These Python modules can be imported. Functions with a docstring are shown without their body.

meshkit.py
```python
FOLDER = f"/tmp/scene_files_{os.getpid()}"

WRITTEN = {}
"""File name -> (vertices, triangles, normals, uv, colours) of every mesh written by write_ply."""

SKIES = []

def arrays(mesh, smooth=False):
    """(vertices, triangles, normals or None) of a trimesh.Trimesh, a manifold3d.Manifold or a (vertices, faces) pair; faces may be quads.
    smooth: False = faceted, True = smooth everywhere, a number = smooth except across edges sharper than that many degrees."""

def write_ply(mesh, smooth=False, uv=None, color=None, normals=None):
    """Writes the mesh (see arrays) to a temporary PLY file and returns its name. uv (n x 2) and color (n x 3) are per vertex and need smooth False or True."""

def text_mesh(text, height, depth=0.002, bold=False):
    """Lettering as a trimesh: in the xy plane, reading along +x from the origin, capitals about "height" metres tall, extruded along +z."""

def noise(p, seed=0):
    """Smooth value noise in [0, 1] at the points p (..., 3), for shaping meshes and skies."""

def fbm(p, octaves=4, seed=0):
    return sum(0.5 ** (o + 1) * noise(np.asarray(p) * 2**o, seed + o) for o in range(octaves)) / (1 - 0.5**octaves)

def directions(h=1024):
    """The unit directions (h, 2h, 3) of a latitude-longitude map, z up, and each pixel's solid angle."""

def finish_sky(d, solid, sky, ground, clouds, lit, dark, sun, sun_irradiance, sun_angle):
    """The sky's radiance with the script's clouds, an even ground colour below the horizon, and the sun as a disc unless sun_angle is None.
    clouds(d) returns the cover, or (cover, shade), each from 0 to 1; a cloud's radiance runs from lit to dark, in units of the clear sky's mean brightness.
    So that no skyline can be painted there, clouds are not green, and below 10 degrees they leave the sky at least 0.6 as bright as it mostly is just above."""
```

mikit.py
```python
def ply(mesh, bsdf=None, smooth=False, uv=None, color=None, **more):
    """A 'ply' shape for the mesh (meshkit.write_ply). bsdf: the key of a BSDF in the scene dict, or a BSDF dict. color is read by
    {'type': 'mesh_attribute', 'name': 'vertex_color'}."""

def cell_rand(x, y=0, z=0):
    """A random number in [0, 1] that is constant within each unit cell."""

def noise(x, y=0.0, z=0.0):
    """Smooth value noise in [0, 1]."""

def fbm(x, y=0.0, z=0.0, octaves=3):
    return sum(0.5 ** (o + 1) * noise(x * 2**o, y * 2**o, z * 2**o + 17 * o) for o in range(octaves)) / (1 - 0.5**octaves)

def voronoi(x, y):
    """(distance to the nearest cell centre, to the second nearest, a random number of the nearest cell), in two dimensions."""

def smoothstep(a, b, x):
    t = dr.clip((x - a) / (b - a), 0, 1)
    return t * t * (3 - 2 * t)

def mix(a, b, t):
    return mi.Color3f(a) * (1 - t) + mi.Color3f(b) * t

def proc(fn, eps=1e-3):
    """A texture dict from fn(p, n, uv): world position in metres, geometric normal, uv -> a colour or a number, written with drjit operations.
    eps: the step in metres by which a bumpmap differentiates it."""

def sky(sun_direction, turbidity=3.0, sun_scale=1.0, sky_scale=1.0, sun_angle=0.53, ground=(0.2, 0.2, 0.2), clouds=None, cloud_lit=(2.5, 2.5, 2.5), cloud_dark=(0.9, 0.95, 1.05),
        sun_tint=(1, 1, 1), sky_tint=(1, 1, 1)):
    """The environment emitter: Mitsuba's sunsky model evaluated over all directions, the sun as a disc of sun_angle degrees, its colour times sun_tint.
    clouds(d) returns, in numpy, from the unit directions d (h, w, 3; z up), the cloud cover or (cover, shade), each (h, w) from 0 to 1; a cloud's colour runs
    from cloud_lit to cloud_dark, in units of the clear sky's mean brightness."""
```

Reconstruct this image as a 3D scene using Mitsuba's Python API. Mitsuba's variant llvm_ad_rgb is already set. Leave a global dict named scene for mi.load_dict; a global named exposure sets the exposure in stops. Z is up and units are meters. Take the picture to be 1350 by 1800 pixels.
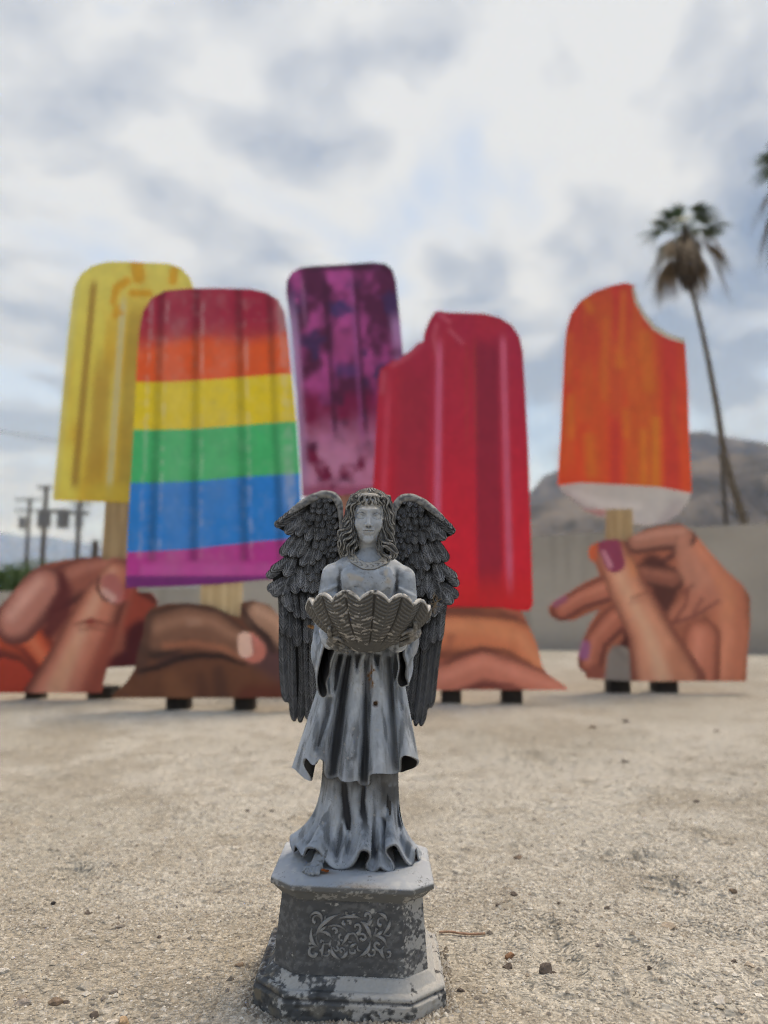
import math
import numpy as np
import trimesh
import shapely.geometry as sg
import drjit as dr
import mitsuba as mi
import mikit
import meshkit

T = mi.ScalarTransform4f
rng = np.random.default_rng(7)

# ------------------------------------------------------------------ camera, sky, exposure
CAM = np.array([0.067, -1.53, 0.66])
PITCH = math.radians(7.8)
FWD = np.array([0, math.cos(PITCH), math.sin(PITCH)])
UPV = np.array([0, -math.sin(PITCH), math.cos(PITCH)])
exposure = 3.05

scene, labels = {}, {}
scene['camera'] = {
    'type': 'thinlens', 'fov': 2 * math.degrees(math.atan(0.5)), 'fov_axis': 'x',
    'aperture_radius': 0.0064, 'focus_distance': 1.42, 'near_clip': 0.05, 'far_clip': 60000.0,
    'to_world': T().look_at(origin=CAM.tolist(), target=(CAM + FWD).tolist(), up=[0, 0, 1]),
}


def sky_clouds(d):
    e = np.maximum(d[..., 2], 0.0)
    k = 1.0 / (e + 0.16)
    q = np.stack([d[..., 0] * k, d[..., 1] * k, np.zeros_like(k)], -1)
    w = np.stack([meshkit.fbm(q * 1.3 + 5, 4, 3), meshkit.fbm(q * 1.3 + 31, 4, 9), 0 * k], -1) - 0.5
    qs = q * np.array([1.15, 0.85, 1]) + w * 0.36
    qr = np.stack([qs[..., 0] * 0.86 + qs[..., 1] * 0.5, -qs[..., 0] * 0.5 + qs[..., 1] * 0.86, qs[..., 2]], -1)
    big = meshkit.fbm(qr * np.array([0.8, 1.7, 1]) + [3.7, 1.2, 0], 4, 21)
    fine = meshkit.fbm(qr * np.array([3.4, 6.2, 1]) + [1.7, 8.2, 0], 6, 5)
    puff = meshkit.fbm(qs * 8.0 + w * 0.9 + [4.1, 2.2, 0], 5, 33)
    dens = 0.40 * big + 0.38 * fine + 0.22 * puff
    cover = np.clip((dens - 0.375) / 0.13, 0, 1)
    cover = 0.62 + 0.38 * cover * cover * (3 - 2 * cover)
    shade = np.clip((0.42 * meshkit.fbm(qr * np.array([1.2, 1.9, 1]) + [9.1, 2.2, 0], 5, 12) + 0.30 * puff + 0.28 * fine - 0.40) / 0.18, 0, 1)
    return cover, (0.05 + 0.95 * shade) * (0.50 + 0.50 * np.clip((e - 0.05) / 0.40, 0, 1))


SUN = (0.20, 0.18, 0.95)
scene['sky'] = mikit.sky(SUN, turbidity=3, sun_scale=0.27, sun_angle=20, clouds=sky_clouds,
                         cloud_lit=(1.36, 1.40, 1.45), cloud_dark=(0.42, 0.53, 0.77), sky_tint=(0.66, 0.70, 0.74))

# ------------------------------------------------------------------ helpers


def ray(px, py):
    return np.array([(px - 675) / 1350.0, 0, 0]) + UPV * (900 - py) / 1350.0 + FWD


def at(px, py, Y):
    d = ray(px, py)
    return CAM + d * (Y - CAM[1]) / d[1]


def ground_at(px, py):
    d = ray(px, py)
    return CAM - d * CAM[2] / d[2]


def lin(c):
    c = np.asarray(c, float) / 255.0
    return np.where(c <= 0.04045, c / 12.92, ((c + 0.055) / 1.055) ** 2.4)


used = {}


def numbered(name):
    n = used.get(name, 0)
    used[name] = n + 1
    return name if n == 0 else f'{name}_{n:03d}'


def put(name, mesh, bsdf, parent=None, smooth=False, color=None, uv=None, to_world=None):
    key = numbered((parent + '__' if parent else '') + name)
    extra = {'to_world': to_world} if to_world is not None else {}
    scene[key] = mikit.ply(mesh, bsdf, smooth=smooth, color=color, uv=uv, **extra)
    return key


def thing(name, label, cat, group=None):
    key = numbered(name)
    labels[key] = {'label': label, 'category': cat}
    if group:
        labels[key]['group'] = group
    return key


def tag(key, label, cat=None, group=None, kind=None):
    labels[key] = {'label': label}
    if cat:
        labels[key]['category'] = cat
    if group:
        labels[key]['group'] = group
    if kind:
        labels[key]['kind'] = kind


def principled(name, color, rough=0.7, spec=0.3, **kw):
    scene[name] = {'type': 'twosided', 'nested': {'type': 'principled', 'base_color': color, 'roughness': rough, 'specular': spec, **kw}}
    return name


def rgb(c):
    return {'type': 'rgb', 'value': [float(x) for x in c]}


def grid_faces(nu, nv, wrap=False):
    i, j = np.meshgrid(np.arange(nu if wrap else nu - 1), np.arange(nv - 1), indexing='ij')
    a, b = i * nv + j, ((i + 1) % nu) * nv + j
    q = np.stack([a, b, b + 1, a + 1], -1).reshape(-1, 4)
    return np.vstack([q[:, [0, 1, 2]], q[:, [0, 2, 3]]])


def tube(points, radii, sides=8, squash=None):
    """Capped tube along a polyline."""
    p = np.asarray(points, float)
    r = np.broadcast_to(np.asarray(radii, float), (len(p),))
    t = np.gradient(p, axis=0)
    t /= np.linalg.norm(t, axis=1, keepdims=True) + 1e-12
    a = np.cross(t, [0.13, 0.2, 0.97] if abs(t[:, 2]).mean() < 0.9 else [1.0, 0.1, 0])
    a /= np.linalg.norm(a, axis=1, keepdims=True)
    b = np.cross(t, a)
    ang = np.arange(sides) * 2 * np.pi / sides
    v = p[:, None] + r[:, None, None] * (np.cos(ang)[None, :, None] * a[:, None] + np.sin(ang)[None, :, None] * b[:, None])
    n = len(p)
    i, j = np.meshgrid(np.arange(n - 1), np.arange(sides), indexing='ij')
    q = np.stack([i * sides + j, i * sides + (j + 1) % sides, (i + 1) * sides + (j + 1) % sides, (i + 1) * sides + j], -1).reshape(-1, 4)
    f = np.vstack([q[:, [0, 1, 2]], q[:, [0, 2, 3]]])
    v = np.vstack([v.reshape(-1, 3), p[:1], p[-1:]])
    k = np.arange(sides)
    f = np.vstack([f, np.stack([0 * k + n * sides, (k + 1) % sides, k], 1), np.stack([0 * k + n * sides + 1, (n - 1) * sides + k, (n - 1) * sides + (k + 1) % sides], 1)])
    return trimesh.Trimesh(v, f, process=False)


def box(c, e, rz=0.0):
    m = trimesh.creation.box(extents=e)
    if rz:
        m.apply_transform(trimesh.transformations.rotation_matrix(rz, [0, 0, 1]))
    m.apply_translation(c)
    return m


def spline(pts, n, closed=False):
    from scipy.interpolate import CubicSpline
    p = np.asarray(pts, float)
    if closed:
        p = np.vstack([p, p[:1]])
    s = np.r_[0, np.cumsum(np.sqrt(np.linalg.norm(np.diff(p[:, :3], axis=0), axis=1)) + 1e-9)]
    c = CubicSpline(s, p, bc_type='periodic' if closed else 'natural')
    return c(np.linspace(0, s[-1], n, endpoint=not closed))


# ------------------------------------------------------------------ ground
_dr = np.random.default_rng(31)
DENTS = [(_dr.uniform(-1.5, 1.9), _dr.uniform(-0.35, 2.3), _dr.uniform(0.06, 0.13), _dr.uniform(0.035, 0.06), _dr.uniform(0, 3.14), _dr.uniform(0.007, 0.016)) for _ in range(60)]


def gh(x, y):
    """height of the sandy lot"""
    p = np.stack([x, y, np.zeros_like(x)], -1)
    near = np.exp(-((x * x + y * y) / 30.0))
    h = 0.030 * (meshkit.fbm(p * 1.3, 3, 2) - 0.5) + 0.030 * (meshkit.fbm(p * 5.0, 3, 4) - 0.5) * near + 0.017 * (meshkit.fbm(p * 17.0, 3, 6) - 0.5) * near
    for cx, cy, a_, b_, t_, dp in DENTS:
        u, w = (x - cx) * math.cos(t_) + (y - cy) * math.sin(t_), -(x - cx) * math.sin(t_) + (y - cy) * math.cos(t_)
        q = (u / a_) ** 2 + (w / b_) ** 2
        h = h + dp * (0.55 * np.exp(-((np.sqrt(q) - 1.35) / 0.35) ** 2) - np.exp(-q ** 2))
    r = np.hypot(x, y)
    return h * np.clip((r - 0.16) / 0.25, 0.25, 1) * np.clip(1.5 - r / 60.0, 0, 1)


def axis(lo, hi, parts):
    out = [lo]
    for end, step in parts:
        n = max(1, int(round((end - out[-1]) / step)))
        out.extend(np.linspace(out[-1], end, n + 1)[1:])
    return np.array(out)


gx = axis(-40000, 40000, [(-4000, 6000), (-300, 700), (-30, 40), (-6, 2.0), (-1.6, 0.1), (-1.0, 0.02), (1.1, 0.0075), (1.7, 0.02), (6, 0.1), (30, 2.0), (300, 40), (4000, 700), (40000, 6000)])
gy = axis(-300, 40000, [(-30, 40), (-3, 2), (-0.55, 0.1), (0.9, 0.0075), (2.2, 0.03), (8, 0.12), (30, 2), (300, 40), (4000, 700), (40000, 6000)])
X, Y = np.meshgrid(gx, gy, indexing='ij')
Z = gh(X, Y)
gv = np.stack([X, Y, Z], -1).reshape(-1, 3)
gf = grid_faces(len(gx), len(gy))
LG = 1.0


def sand_color(p, n, uv):
    a = mikit.fbm(p.x * 1.1, p.y * 1.1, 0.0, 3)
    b = mikit.fbm(p.x * 9 + 3, p.y * 9, 1.0, 3)
    g = mikit.noise(p.x * 190, p.y * 190, 2.0)
    g2 = mikit.noise(p.x * 90, p.y * 90, 5.0)
    c = mikit.mix((0.385, 0.366, 0.315), (0.475, 0.456, 0.405), mikit.smoothstep(0.3, 0.7, a))
    c = mikit.mix(c, (0.33, 0.30, 0.245), 0.8 * mikit.smoothstep(0.5, 0.72, mikit.fbm(p.x * 2.6 + 7, p.y * 2.2 + 1, 4.0, 4)))
    c = mikit.mix(c, (0.30, 0.272, 0.222), 0.6 * mikit.smoothstep(0.52, 0.78, b))
    c = mikit.mix(c, (0.20, 0.182, 0.155), 0.55 * mikit.smoothstep(0.60, 0.85, g))
    c = mikit.mix(c, (0.60, 0.58, 0.53), 0.4 * mikit.smoothstep(0.66, 0.88, g2))
    return c


def sand_bump(p, n, uv):
    return mikit.noise(p.x * 150, p.y * 150, 2.0) * 0.6 + mikit.noise(p.x * 60, p.y * 60, 7.0)


scene['sand_material'] = {'type': 'bumpmap', 'scale': 0.014, 'arbitrary': mikit.proc(sand_bump, 0.002),
                          'nested': {'type': 'principled', 'base_color': mikit.proc(sand_color), 'roughness': 0.9, 'specular': 0.15}}
k = put('ground', (gv, gf), 'sand_material', smooth=True)
tag(k, 'pale tan sandy desert lot strewn with coarse grit', kind='structure')

# ------------------------------------------------------------------ far land


def ridge(name, profile, Yd, depth, label, col, res=(260, 90), rough=0.26, seed=1, xpad=0.6, ends=(0.12, 0.35)):
    pts = np.array([[*at(px, py, Yd)[[0, 2]]] for px, py in profile])
    w = pts[-1, 0] - pts[0, 0]
    xs = np.linspace(pts[0, 0] - xpad * w * 0.2, pts[-1, 0] + xpad * w, res[0])
    top = np.interp(xs, pts[:, 0], pts[:, 1])
    e_ = np.linspace(0, 1, res[0])
    top = top * np.minimum(1, np.minimum(e_ / ends[0], (1 - e_) / ends[1])) ** 0.7
    top += 0.05 * np.median(top) * (meshkit.fbm(np.stack([xs / np.median(top) * 3.0, 0 * xs, 0 * xs], -1), 4, seed + 50) - 0.5)
    v = np.linspace(0, 1, res[1])
    U, V = np.meshgrid(np.arange(res[0]), v, indexing='ij')
    env = np.where(V < 0.7, (V / 0.7) ** 1.25, 1 - 0.75 * (np.maximum(V - 0.7, 0) / 0.3) ** 1.5)
    xx = xs[U.astype(int)]
    yy = Yd + (V - 0.7) * depth
    H = top[U.astype(int)]
    sc = np.median(top)
    p = np.stack([xx / sc * 1.6, yy / sc * 1.1, 0 * xx], -1)
    n = 1 - np.abs(2 * meshkit.fbm(p, 5, seed) - 1)
    zz = H * env + sc * rough * (n - 0.75) * np.sin(np.clip(V / 0.7, 0, 1) * np.pi) * 2.2
    zz = np.where(V < 0.001, -5, zz)
    k = put(name, (np.stack([xx, yy, zz], -1).reshape(-1, 3), grid_faces(*res)[:, ::-1]), col, smooth=True)
    tag(k, label, kind='structure')


def hill_color(p, n, uv):
    a = mikit.fbm(p.x * 0.012, p.y * 0.006, p.z * 0.012, 4)
    b = mikit.noise(p.x * 0.06, p.y * 0.06, p.z * 0.06)
    c = mikit.mix((0.085, 0.078, 0.072), (0.19, 0.165, 0.14), mikit.smoothstep(0.3, 0.68, a))
    return mikit.mix(c, (0.05, 0.05, 0.042), 0.6 * mikit.smoothstep(0.5, 0.8, b))


principled('hill_material', mikit.proc(hill_color), 0.95, 0.1)
ridge('mountain', [(880, 862), (930, 838), (962, 830), (1000, 818), (1100, 792), (1180, 768), (1215, 760), (1240, 757), (1262, 763), (1300, 769), (1350, 775), (1500, 800), (1800, 870)], 2600, 1500,
      'bare rocky desert mountain rising behind the orange ice pop', 'hill_material', seed=4)
ridge('foothill', [(860, 900), (960, 880), (1060, 850), (1150, 822), (1215, 812), (1290, 800), (1350, 803), (1500, 822), (1800, 880)], 1300, 700,
      'lower tan foothill in front of the rocky mountain on the right', 'hill_material', seed=9)
ridge('distant_mountains', [(-700, 960), (-300, 915), (-100, 922), (0, 934), (40, 943), (80, 940), (140, 953), (170, 960), (260, 985), (420, 1010), (640, 1040)], 15000, 7000,
      'hazy blue mountain range on the far horizon behind the utility poles', 'hill_material', seed=14, xpad=0.1, rough=0.1)

# ------------------------------------------------------------------ the desert air
HZ = 5e-5
scene['air'] = {'type': 'homogeneous', 'albedo': {'type': 'rgb', 'value': [0.95, 0.95, 0.95]}, 'sigma_t': {'type': 'rgb', 'value': [0.50 * HZ, 0.85 * HZ, 1.5 * HZ]}}
scene['haze'] = {'type': 'cube', 'to_world': T().translate([0, 14000, 1000]).scale([42000, 30000, 1300]), 'bsdf': {'type': 'null'}, 'interior': {'type': 'ref', 'id': 'air'}}
scene['camera']['medium'] = {'type': 'ref', 'id': 'air'}
labels['haze'] = {'label': 'thin blue desert haze that veils the far mountains', 'kind': 'stuff'}

# ------------------------------------------------------------------ boundary wall, hedge
wa, wb = np.array([6.98, 12.54]), np.array([3.2, 14.78])
wd = (wb - wa) / np.linalg.norm(wb - wa)
wn = np.array([-wd[1], wd[0]])
wang = math.atan2(wd[1], wd[0])


def stucco(p, n, uv):
    a = mikit.fbm(p.x * 0.8 + p.y * 0.8, p.z * 0.8, 3.0, 3)
    b = mikit.noise(p.x * 40, p.y * 40, p.z * 40)
    c = mikit.mix((0.36, 0.335, 0.295), (0.44, 0.41, 0.36), mikit.smoothstep(0.3, 0.7, a))
    c = mikit.mix(c, (0.30, 0.27, 0.235), 0.35 * mikit.smoothstep(0.5, 0.0, p.z + 0.3 * a - 0.15))
    st = mikit.fbm((p.x - p.y) * 2.4, p.z * 0.35, 5.0, 3)
    c = mikit.mix(c, (0.27, 0.25, 0.215), 0.45 * mikit.smoothstep(0.55, 0.75, st))
    return c * (0.94 + 0.12 * b)


scene['stucco_material'] = {'type': 'bumpmap', 'scale': 0.004, 'arbitrary': mikit.proc(lambda p, n, uv: mikit.fbm(p.x * 30, p.y * 30, p.z * 30, 2), 0.005),
                            'nested': {'type': 'twosided', 'nested': {'type': 'principled', 'base_color': mikit.proc(stucco), 'roughness': 0.9, 'specular': 0.2}}}
wall = thing('boundary_wall', 'long plain grey stucco wall behind the giant ice pop cutouts', 'wall')


def wall_piece(name, s0, s1, z0, z1, th, off=0.0):
    c = wa + wd * (s0 + s1) / 2 + wn * off
    m = box([c[0], c[1], (z0 + z1) / 2], [s1 - s0, th, z1 - z0], wang)
    put(name, m, 'stucco_material', wall)


wall_piece('panel', -9.0, 13.0, -0.2, 2.36, 0.22)
wall_piece('panel', 13.0, 34.0, -0.2, 1.5, 0.22)
wall_piece('footing', -9.0, 34.0, -0.2, 0.06, 0.30)


def leaf_cloud(centers, radii, n, size, r):
    """many small leaf quads filling ellipsoids"""
    idx = r.integers(0, len(centers), n)
    d = r.normal(size=(n, 3))
    d /= np.linalg.norm(d, axis=1, keepdims=True)
    pos = centers[idx] + d * radii[idx] * (r.random((n, 1)) ** 0.25)
    a = r.normal(size=(n, 3))
    a /= np.linalg.norm(a, axis=1, keepdims=True)
    b = np.cross(a, r.normal(size=(n, 3)))
    b /= np.linalg.norm(b, axis=1, keepdims=True)
    s = size * (0.6 + 0.8 * r.random((n, 1)))
    v = np.stack([pos - a * s, pos - b * s * 0.45, pos + a * s, pos + b * s * 0.45], 1).reshape(-1, 3)
    q = np.arange(n)[:, None] * 4
    f = np.vstack([np.hstack([q, q + 1, q + 2]), np.hstack([q, q + 2, q + 3])])
    return v, f


scene['hedge_leaf'] = {'type': 'twosided', 'nested': {'type': 'principled', 'base_color': mikit.proc(lambda p, n, uv: mikit.mix((0.035, 0.075, 0.018), (0.09, 0.15, 0.04), mikit.noise(p.x * 5, p.y * 5, p.z * 5))), 'roughness': 0.6}}
hedge = thing('hedge', 'clipped dark green hedge showing over the low far wall', 'hedge')
hs = np.linspace(17.5, 33, 46)
hc = np.array([[*(wa + wd * s - wn * 0.95), 1.65] for s in hs]) + rng.normal(size=(46, 3)) * [0.1, 0.1, 0.06]
hr = np.tile([[0.55, 0.55, 1.0]], (46, 1))
lv = leaf_cloud(hc, hr, 26000, 0.05, np.random.default_rng(3))
put('foliage', lv, 'hedge_leaf', hedge)
put('foliage', trimesh.util.concatenate([box([c[0], c[1], 1.1], [0.5, 0.5, 2.4], wang) for c in hc]), 'hedge_leaf', hedge)
principled('bark_dark', mikit.proc(lambda p, n, uv: mikit.mix((0.06, 0.052, 0.047), (0.13, 0.115, 0.10), mikit.noise(p.x * 30, p.y * 30, p.z * 4))), 0.9, 0.2)

# ------------------------------------------------------------------ utility poles
principled('pole_metal', rgb((0.16, 0.165, 0.17)), 0.5, 0.5)


def pole_at(px, py_top, Yd, r, name_label, arms=(), parts=()):
    t = thing('utility_pole', name_label, 'utility pole', 'utility poles in the distance')
    top = at(px, py_top, Yd)
    put('post', tube([[top[0], Yd, -0.5], [top[0], Yd, top[2]]], [r * 1.25, r], 10), 'bark_dark', t)
    for x0, x1, py in arms:
        a, b = at(px + x0, py, Yd - r - 0.06), at(px + x1, py, Yd - r - 0.06)
        put('crossarm', box((a + b) / 2, [abs(b[0] - a[0]), 0.12, 0.14]), 'bark_dark', t)
        for u in np.linspace(0.04, 0.96, 4):
            c = a + (b - a) * u
            put('insulator', tube([c + [0, 0, 0.07], c + [0, 0, 0.16], c + [0, 0, 0.30]], [0.05, 0.09, 0.04], 8), 'pole_metal', t)
    return t, top


YP = 62.0
t1, p1 = pole_at(53, 876, YP + 8, 0.16, 'wooden utility pole with two short crossarms, leftmost of the distant poles', [(-25, 18, 879), (-26, 10, 898)])
c = at(39, 918, YP + 7.6)
put('transformer', tube([c + [0, 0, -0.6], c + [0, 0, 0.5]], [0.32, 0.32], 12), 'pole_metal', t1)
t2, p2 = pole_at(82, 855, YP, 0.18, 'tallest distant utility pole, just left of the yellow ice pop', [(-16, 8, 858)])
for dx in (-9, 0):
    c = at(82 + dx, 912, YP - 0.5)
    put('transformer', tube([c + [0, 0, -0.75], c + [0, 0, -0.7], c + [0, 0, 0.75], c + [0, 0, 0.8]], [0.25, 0.36, 0.36, 0.2], 12), 'pole_metal', t2)
t3, p3 = pole_at(141, 872, YP, 0.18, 'distant utility pole on the right end of the transformer platform', [(-14, 17, 888)])
c = at(139, 912, YP - 0.5)
put('transformer', tube([c + [0, 0, -0.75], c + [0, 0, -0.7], c + [0, 0, 0.75], c + [0, 0, 0.8]], [0.25, 0.34, 0.34, 0.2], 12), 'pole_metal', t3)
plat = thing('transformer_platform', 'transformer bank on a beam spanning two distant utility poles', 'transformer')
a, b = at(70, 897, YP + 0.4), at(156, 902, YP + 0.4)
put('beam', tube([a, b], [0.16, 0.16], 6), 'bark_dark', plat)
c = at(111, 912, YP - 0.3)
put('tank', tube([c + [0, 0, -0.8], c + [0, 0, -0.72], c + [0, 0, 0.72], c + [0, 0, 0.85]], [0.3, 0.5, 0.5, 0.25], 14), 'pole_metal', plat)
t4, p4 = pole_at(168, 950, YP + 14, 0.34, 'short distant pole seen beside the pale stick of the yellow ice pop')
t5, p5 = pole_at(1269, 800, 44.0, 0.13, 'straight bare utility pole beside the foot of the leaning palm', [(-6, 6, 803)])
wire = [at(-120, 741, 40), at(-40, 751, 42), at(60, 768, 45), at(160, 782, 49), at(330, 800, 56), at(560, 815, 66)]
k = put('power_line', tube(spline(wire, 30), 0.035, 5), 'pole_metal')
tag(k, 'thin sagging power line crossing the sky left of the yellow ice pop', 'cable')

# ------------------------------------------------------------------ palms
scene['palm_green'] = {'type': 'twosided', 'nested': {'type': 'principled', 'base_color': mikit.proc(lambda p, n, uv: mikit.mix((0.025, 0.055, 0.022), (0.07, 0.12, 0.045), mikit.noise(p.x * 3, p.y * 3, p.z * 3))), 'roughness': 0.5}}
scene['palm_dry'] = {'type': 'twosided', 'nested': {'type': 'principled', 'base_color': mikit.proc(lambda p, n, uv: mikit.mix((0.10, 0.075, 0.05), (0.30, 0.23, 0.155), mikit.noise(p.x * 3, p.y * 3, p.z * 3))), 'roughness': 0.8}}
scene['palm_skirt'] = {'type': 'twosided', 'nested': {'type': 'principled', 'base_color': mikit.proc(lambda p, n, uv: mikit.mix((0.035, 0.03, 0.025), (0.10, 0.075, 0.055), mikit.noise(p.x * 5, p.y * 5, p.z * 2))), 'roughness': 0.85}}


def frond(base, az, el, L, droop, spread, r, n=22):
    """a fan-palm frond: petiole then a fan of narrow blades that hang at their tips"""
    d = np.array([math.cos(az) * math.cos(el), math.sin(az) * math.cos(el), math.sin(el)])
    down = np.array([0, 0, -1.0])
    pet = [base + d * L * 0.55 * s + down * droop * L * 0.25 * s * s for s in np.linspace(0, 1, 5)]
    V, Fc, o = [], [], 0
    m = tube(pet, np.linspace(0.05, 0.025, 5), 4)
    V.append(m.vertices); Fc.append(m.faces); o += len(m.vertices)
    tip = pet[-1]
    fd = pet[-1] - pet[-2]
    fd /= np.linalg.norm(fd)
    side = np.cross(fd, [0, 0, 1.0])
    side /= np.linalg.norm(side) + 1e-9
    up = np.cross(side, fd)
    for a in np.linspace(-spread, spread, n):
        a += r.normal() * 0.06
        bd = fd * math.cos(a) + side * math.sin(a) + up * 0.15 * math.cos(2 * a)
        bl = L * (0.62 - 0.10 * abs(a)) * (0.85 + 0.3 * r.random())
        pts = [tip + bd * bl * s + down * droop * bl * 0.75 * s ** 2.2 for s in np.linspace(0, 1, 5)]
        w = 0.055 * np.array([0.5, 1.0, 0.8, 0.5, 0.06])
        wd2 = np.cross(bd, up + r.normal(size=3) * 0.3)
        wd2 /= np.linalg.norm(wd2) + 1e-9
        v = np.array([[p - wd2 * ww, p + wd2 * ww] for p, ww in zip(pts, w)]).reshape(-1, 3)
        f = np.array([[2 * i, 2 * i + 1, 2 * i + 3] for i in range(4)] + [[2 * i, 2 * i + 3, 2 * i + 2] for i in range(4)]) + o
        V.append(v); Fc.append(f); o += 10
    return np.vstack(V), np.vstack(Fc)


def palm(label, trunk_px, Yd, scale, seed, rad):
    r = np.random.default_rng(seed)
    t = thing('palm_tree', label, 'palm tree', 'tall fan palms')
    tr = spline([at(px, py, Yd) for px, py in trunk_px], 26)
    tr = np.vstack([tr[:1] * [1, 1, 0] + [0, 0, -0.3], tr])
    s = np.linspace(0, 1, len(tr))
    rr = rad * (1.35 - 0.75 * s ** 0.6) * (1 + 0.05 * np.sin(np.arange(len(tr)) * 2.4))
    put('trunk', tube(tr, rr, 12), 'palm_trunk', t, smooth=True)
    top = tr[-1]
    # dead skirt hugging the stem under the head
    V, o, Fs = [], 0, []
    for i in range(420):
        az = r.random() * 2 * np.pi
        z0 = -0.7 + 3.2 * r.random() * 0.9
        R0 = 0.30 + 0.85 * math.sin(np.clip((z0 + 0.7) / 3.4, 0, 1) * np.pi * 0.9) * (0.5 + 0.5 * r.random())
        a = top + scale * np.array([math.cos(az) * R0, math.sin(az) * R0, z0])
        b = top + scale * np.array([math.cos(az) * R0 * 0.75, math.sin(az) * R0 * 0.75, z0 - 0.7 - 0.5 * r.random()])
        sd = np.array([-math.sin(az), math.cos(az), 0]) * 0.09 * scale
        V += [a - sd, a + sd, b]
        Fs.append([o, o + 1, o + 2]); o += 3
    m = tube([top + [0, 0, z * scale] for z in (-0.9, -0.2, 0.7, 1.7, 2.9, 3.6)], np.array([0.3, 0.75, 0.95, 0.6, 0.3, 0.1]) * scale, 10)
    put('skirt', (np.vstack([np.array(V), m.vertices]), np.vstack([np.array(Fs), m.faces + len(V)])), 'palm_skirt', t)
    head = top + np.array([0, 0, 2.9 * scale])
    for i in range(20):
        az = i * 2.4 + r.normal() * 0.25
        el = 0.25 + 1.05 * r.random()
        put('frond', frond(head + r.normal(size=3) * 0.1, az, el, 2.8 * scale * (0.8 + 0.3 * r.random()), 0.3 + 0.4 * r.random(), 0.95, r), 'palm_green', t)
    for i in range(17):
        az = i * 2.4 + 0.9 + r.normal() * 0.3
        el = -0.25 + 0.65 * r.random()
        put('frond', frond(head + np.array([0, 0, -0.5 * scale]), az, el, 2.95 * scale * (0.7 + 0.4 * r.random()), 1.1 + 0.7 * r.random(), 0.5, r, 14), 'palm_dry', t)
    return t


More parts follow.
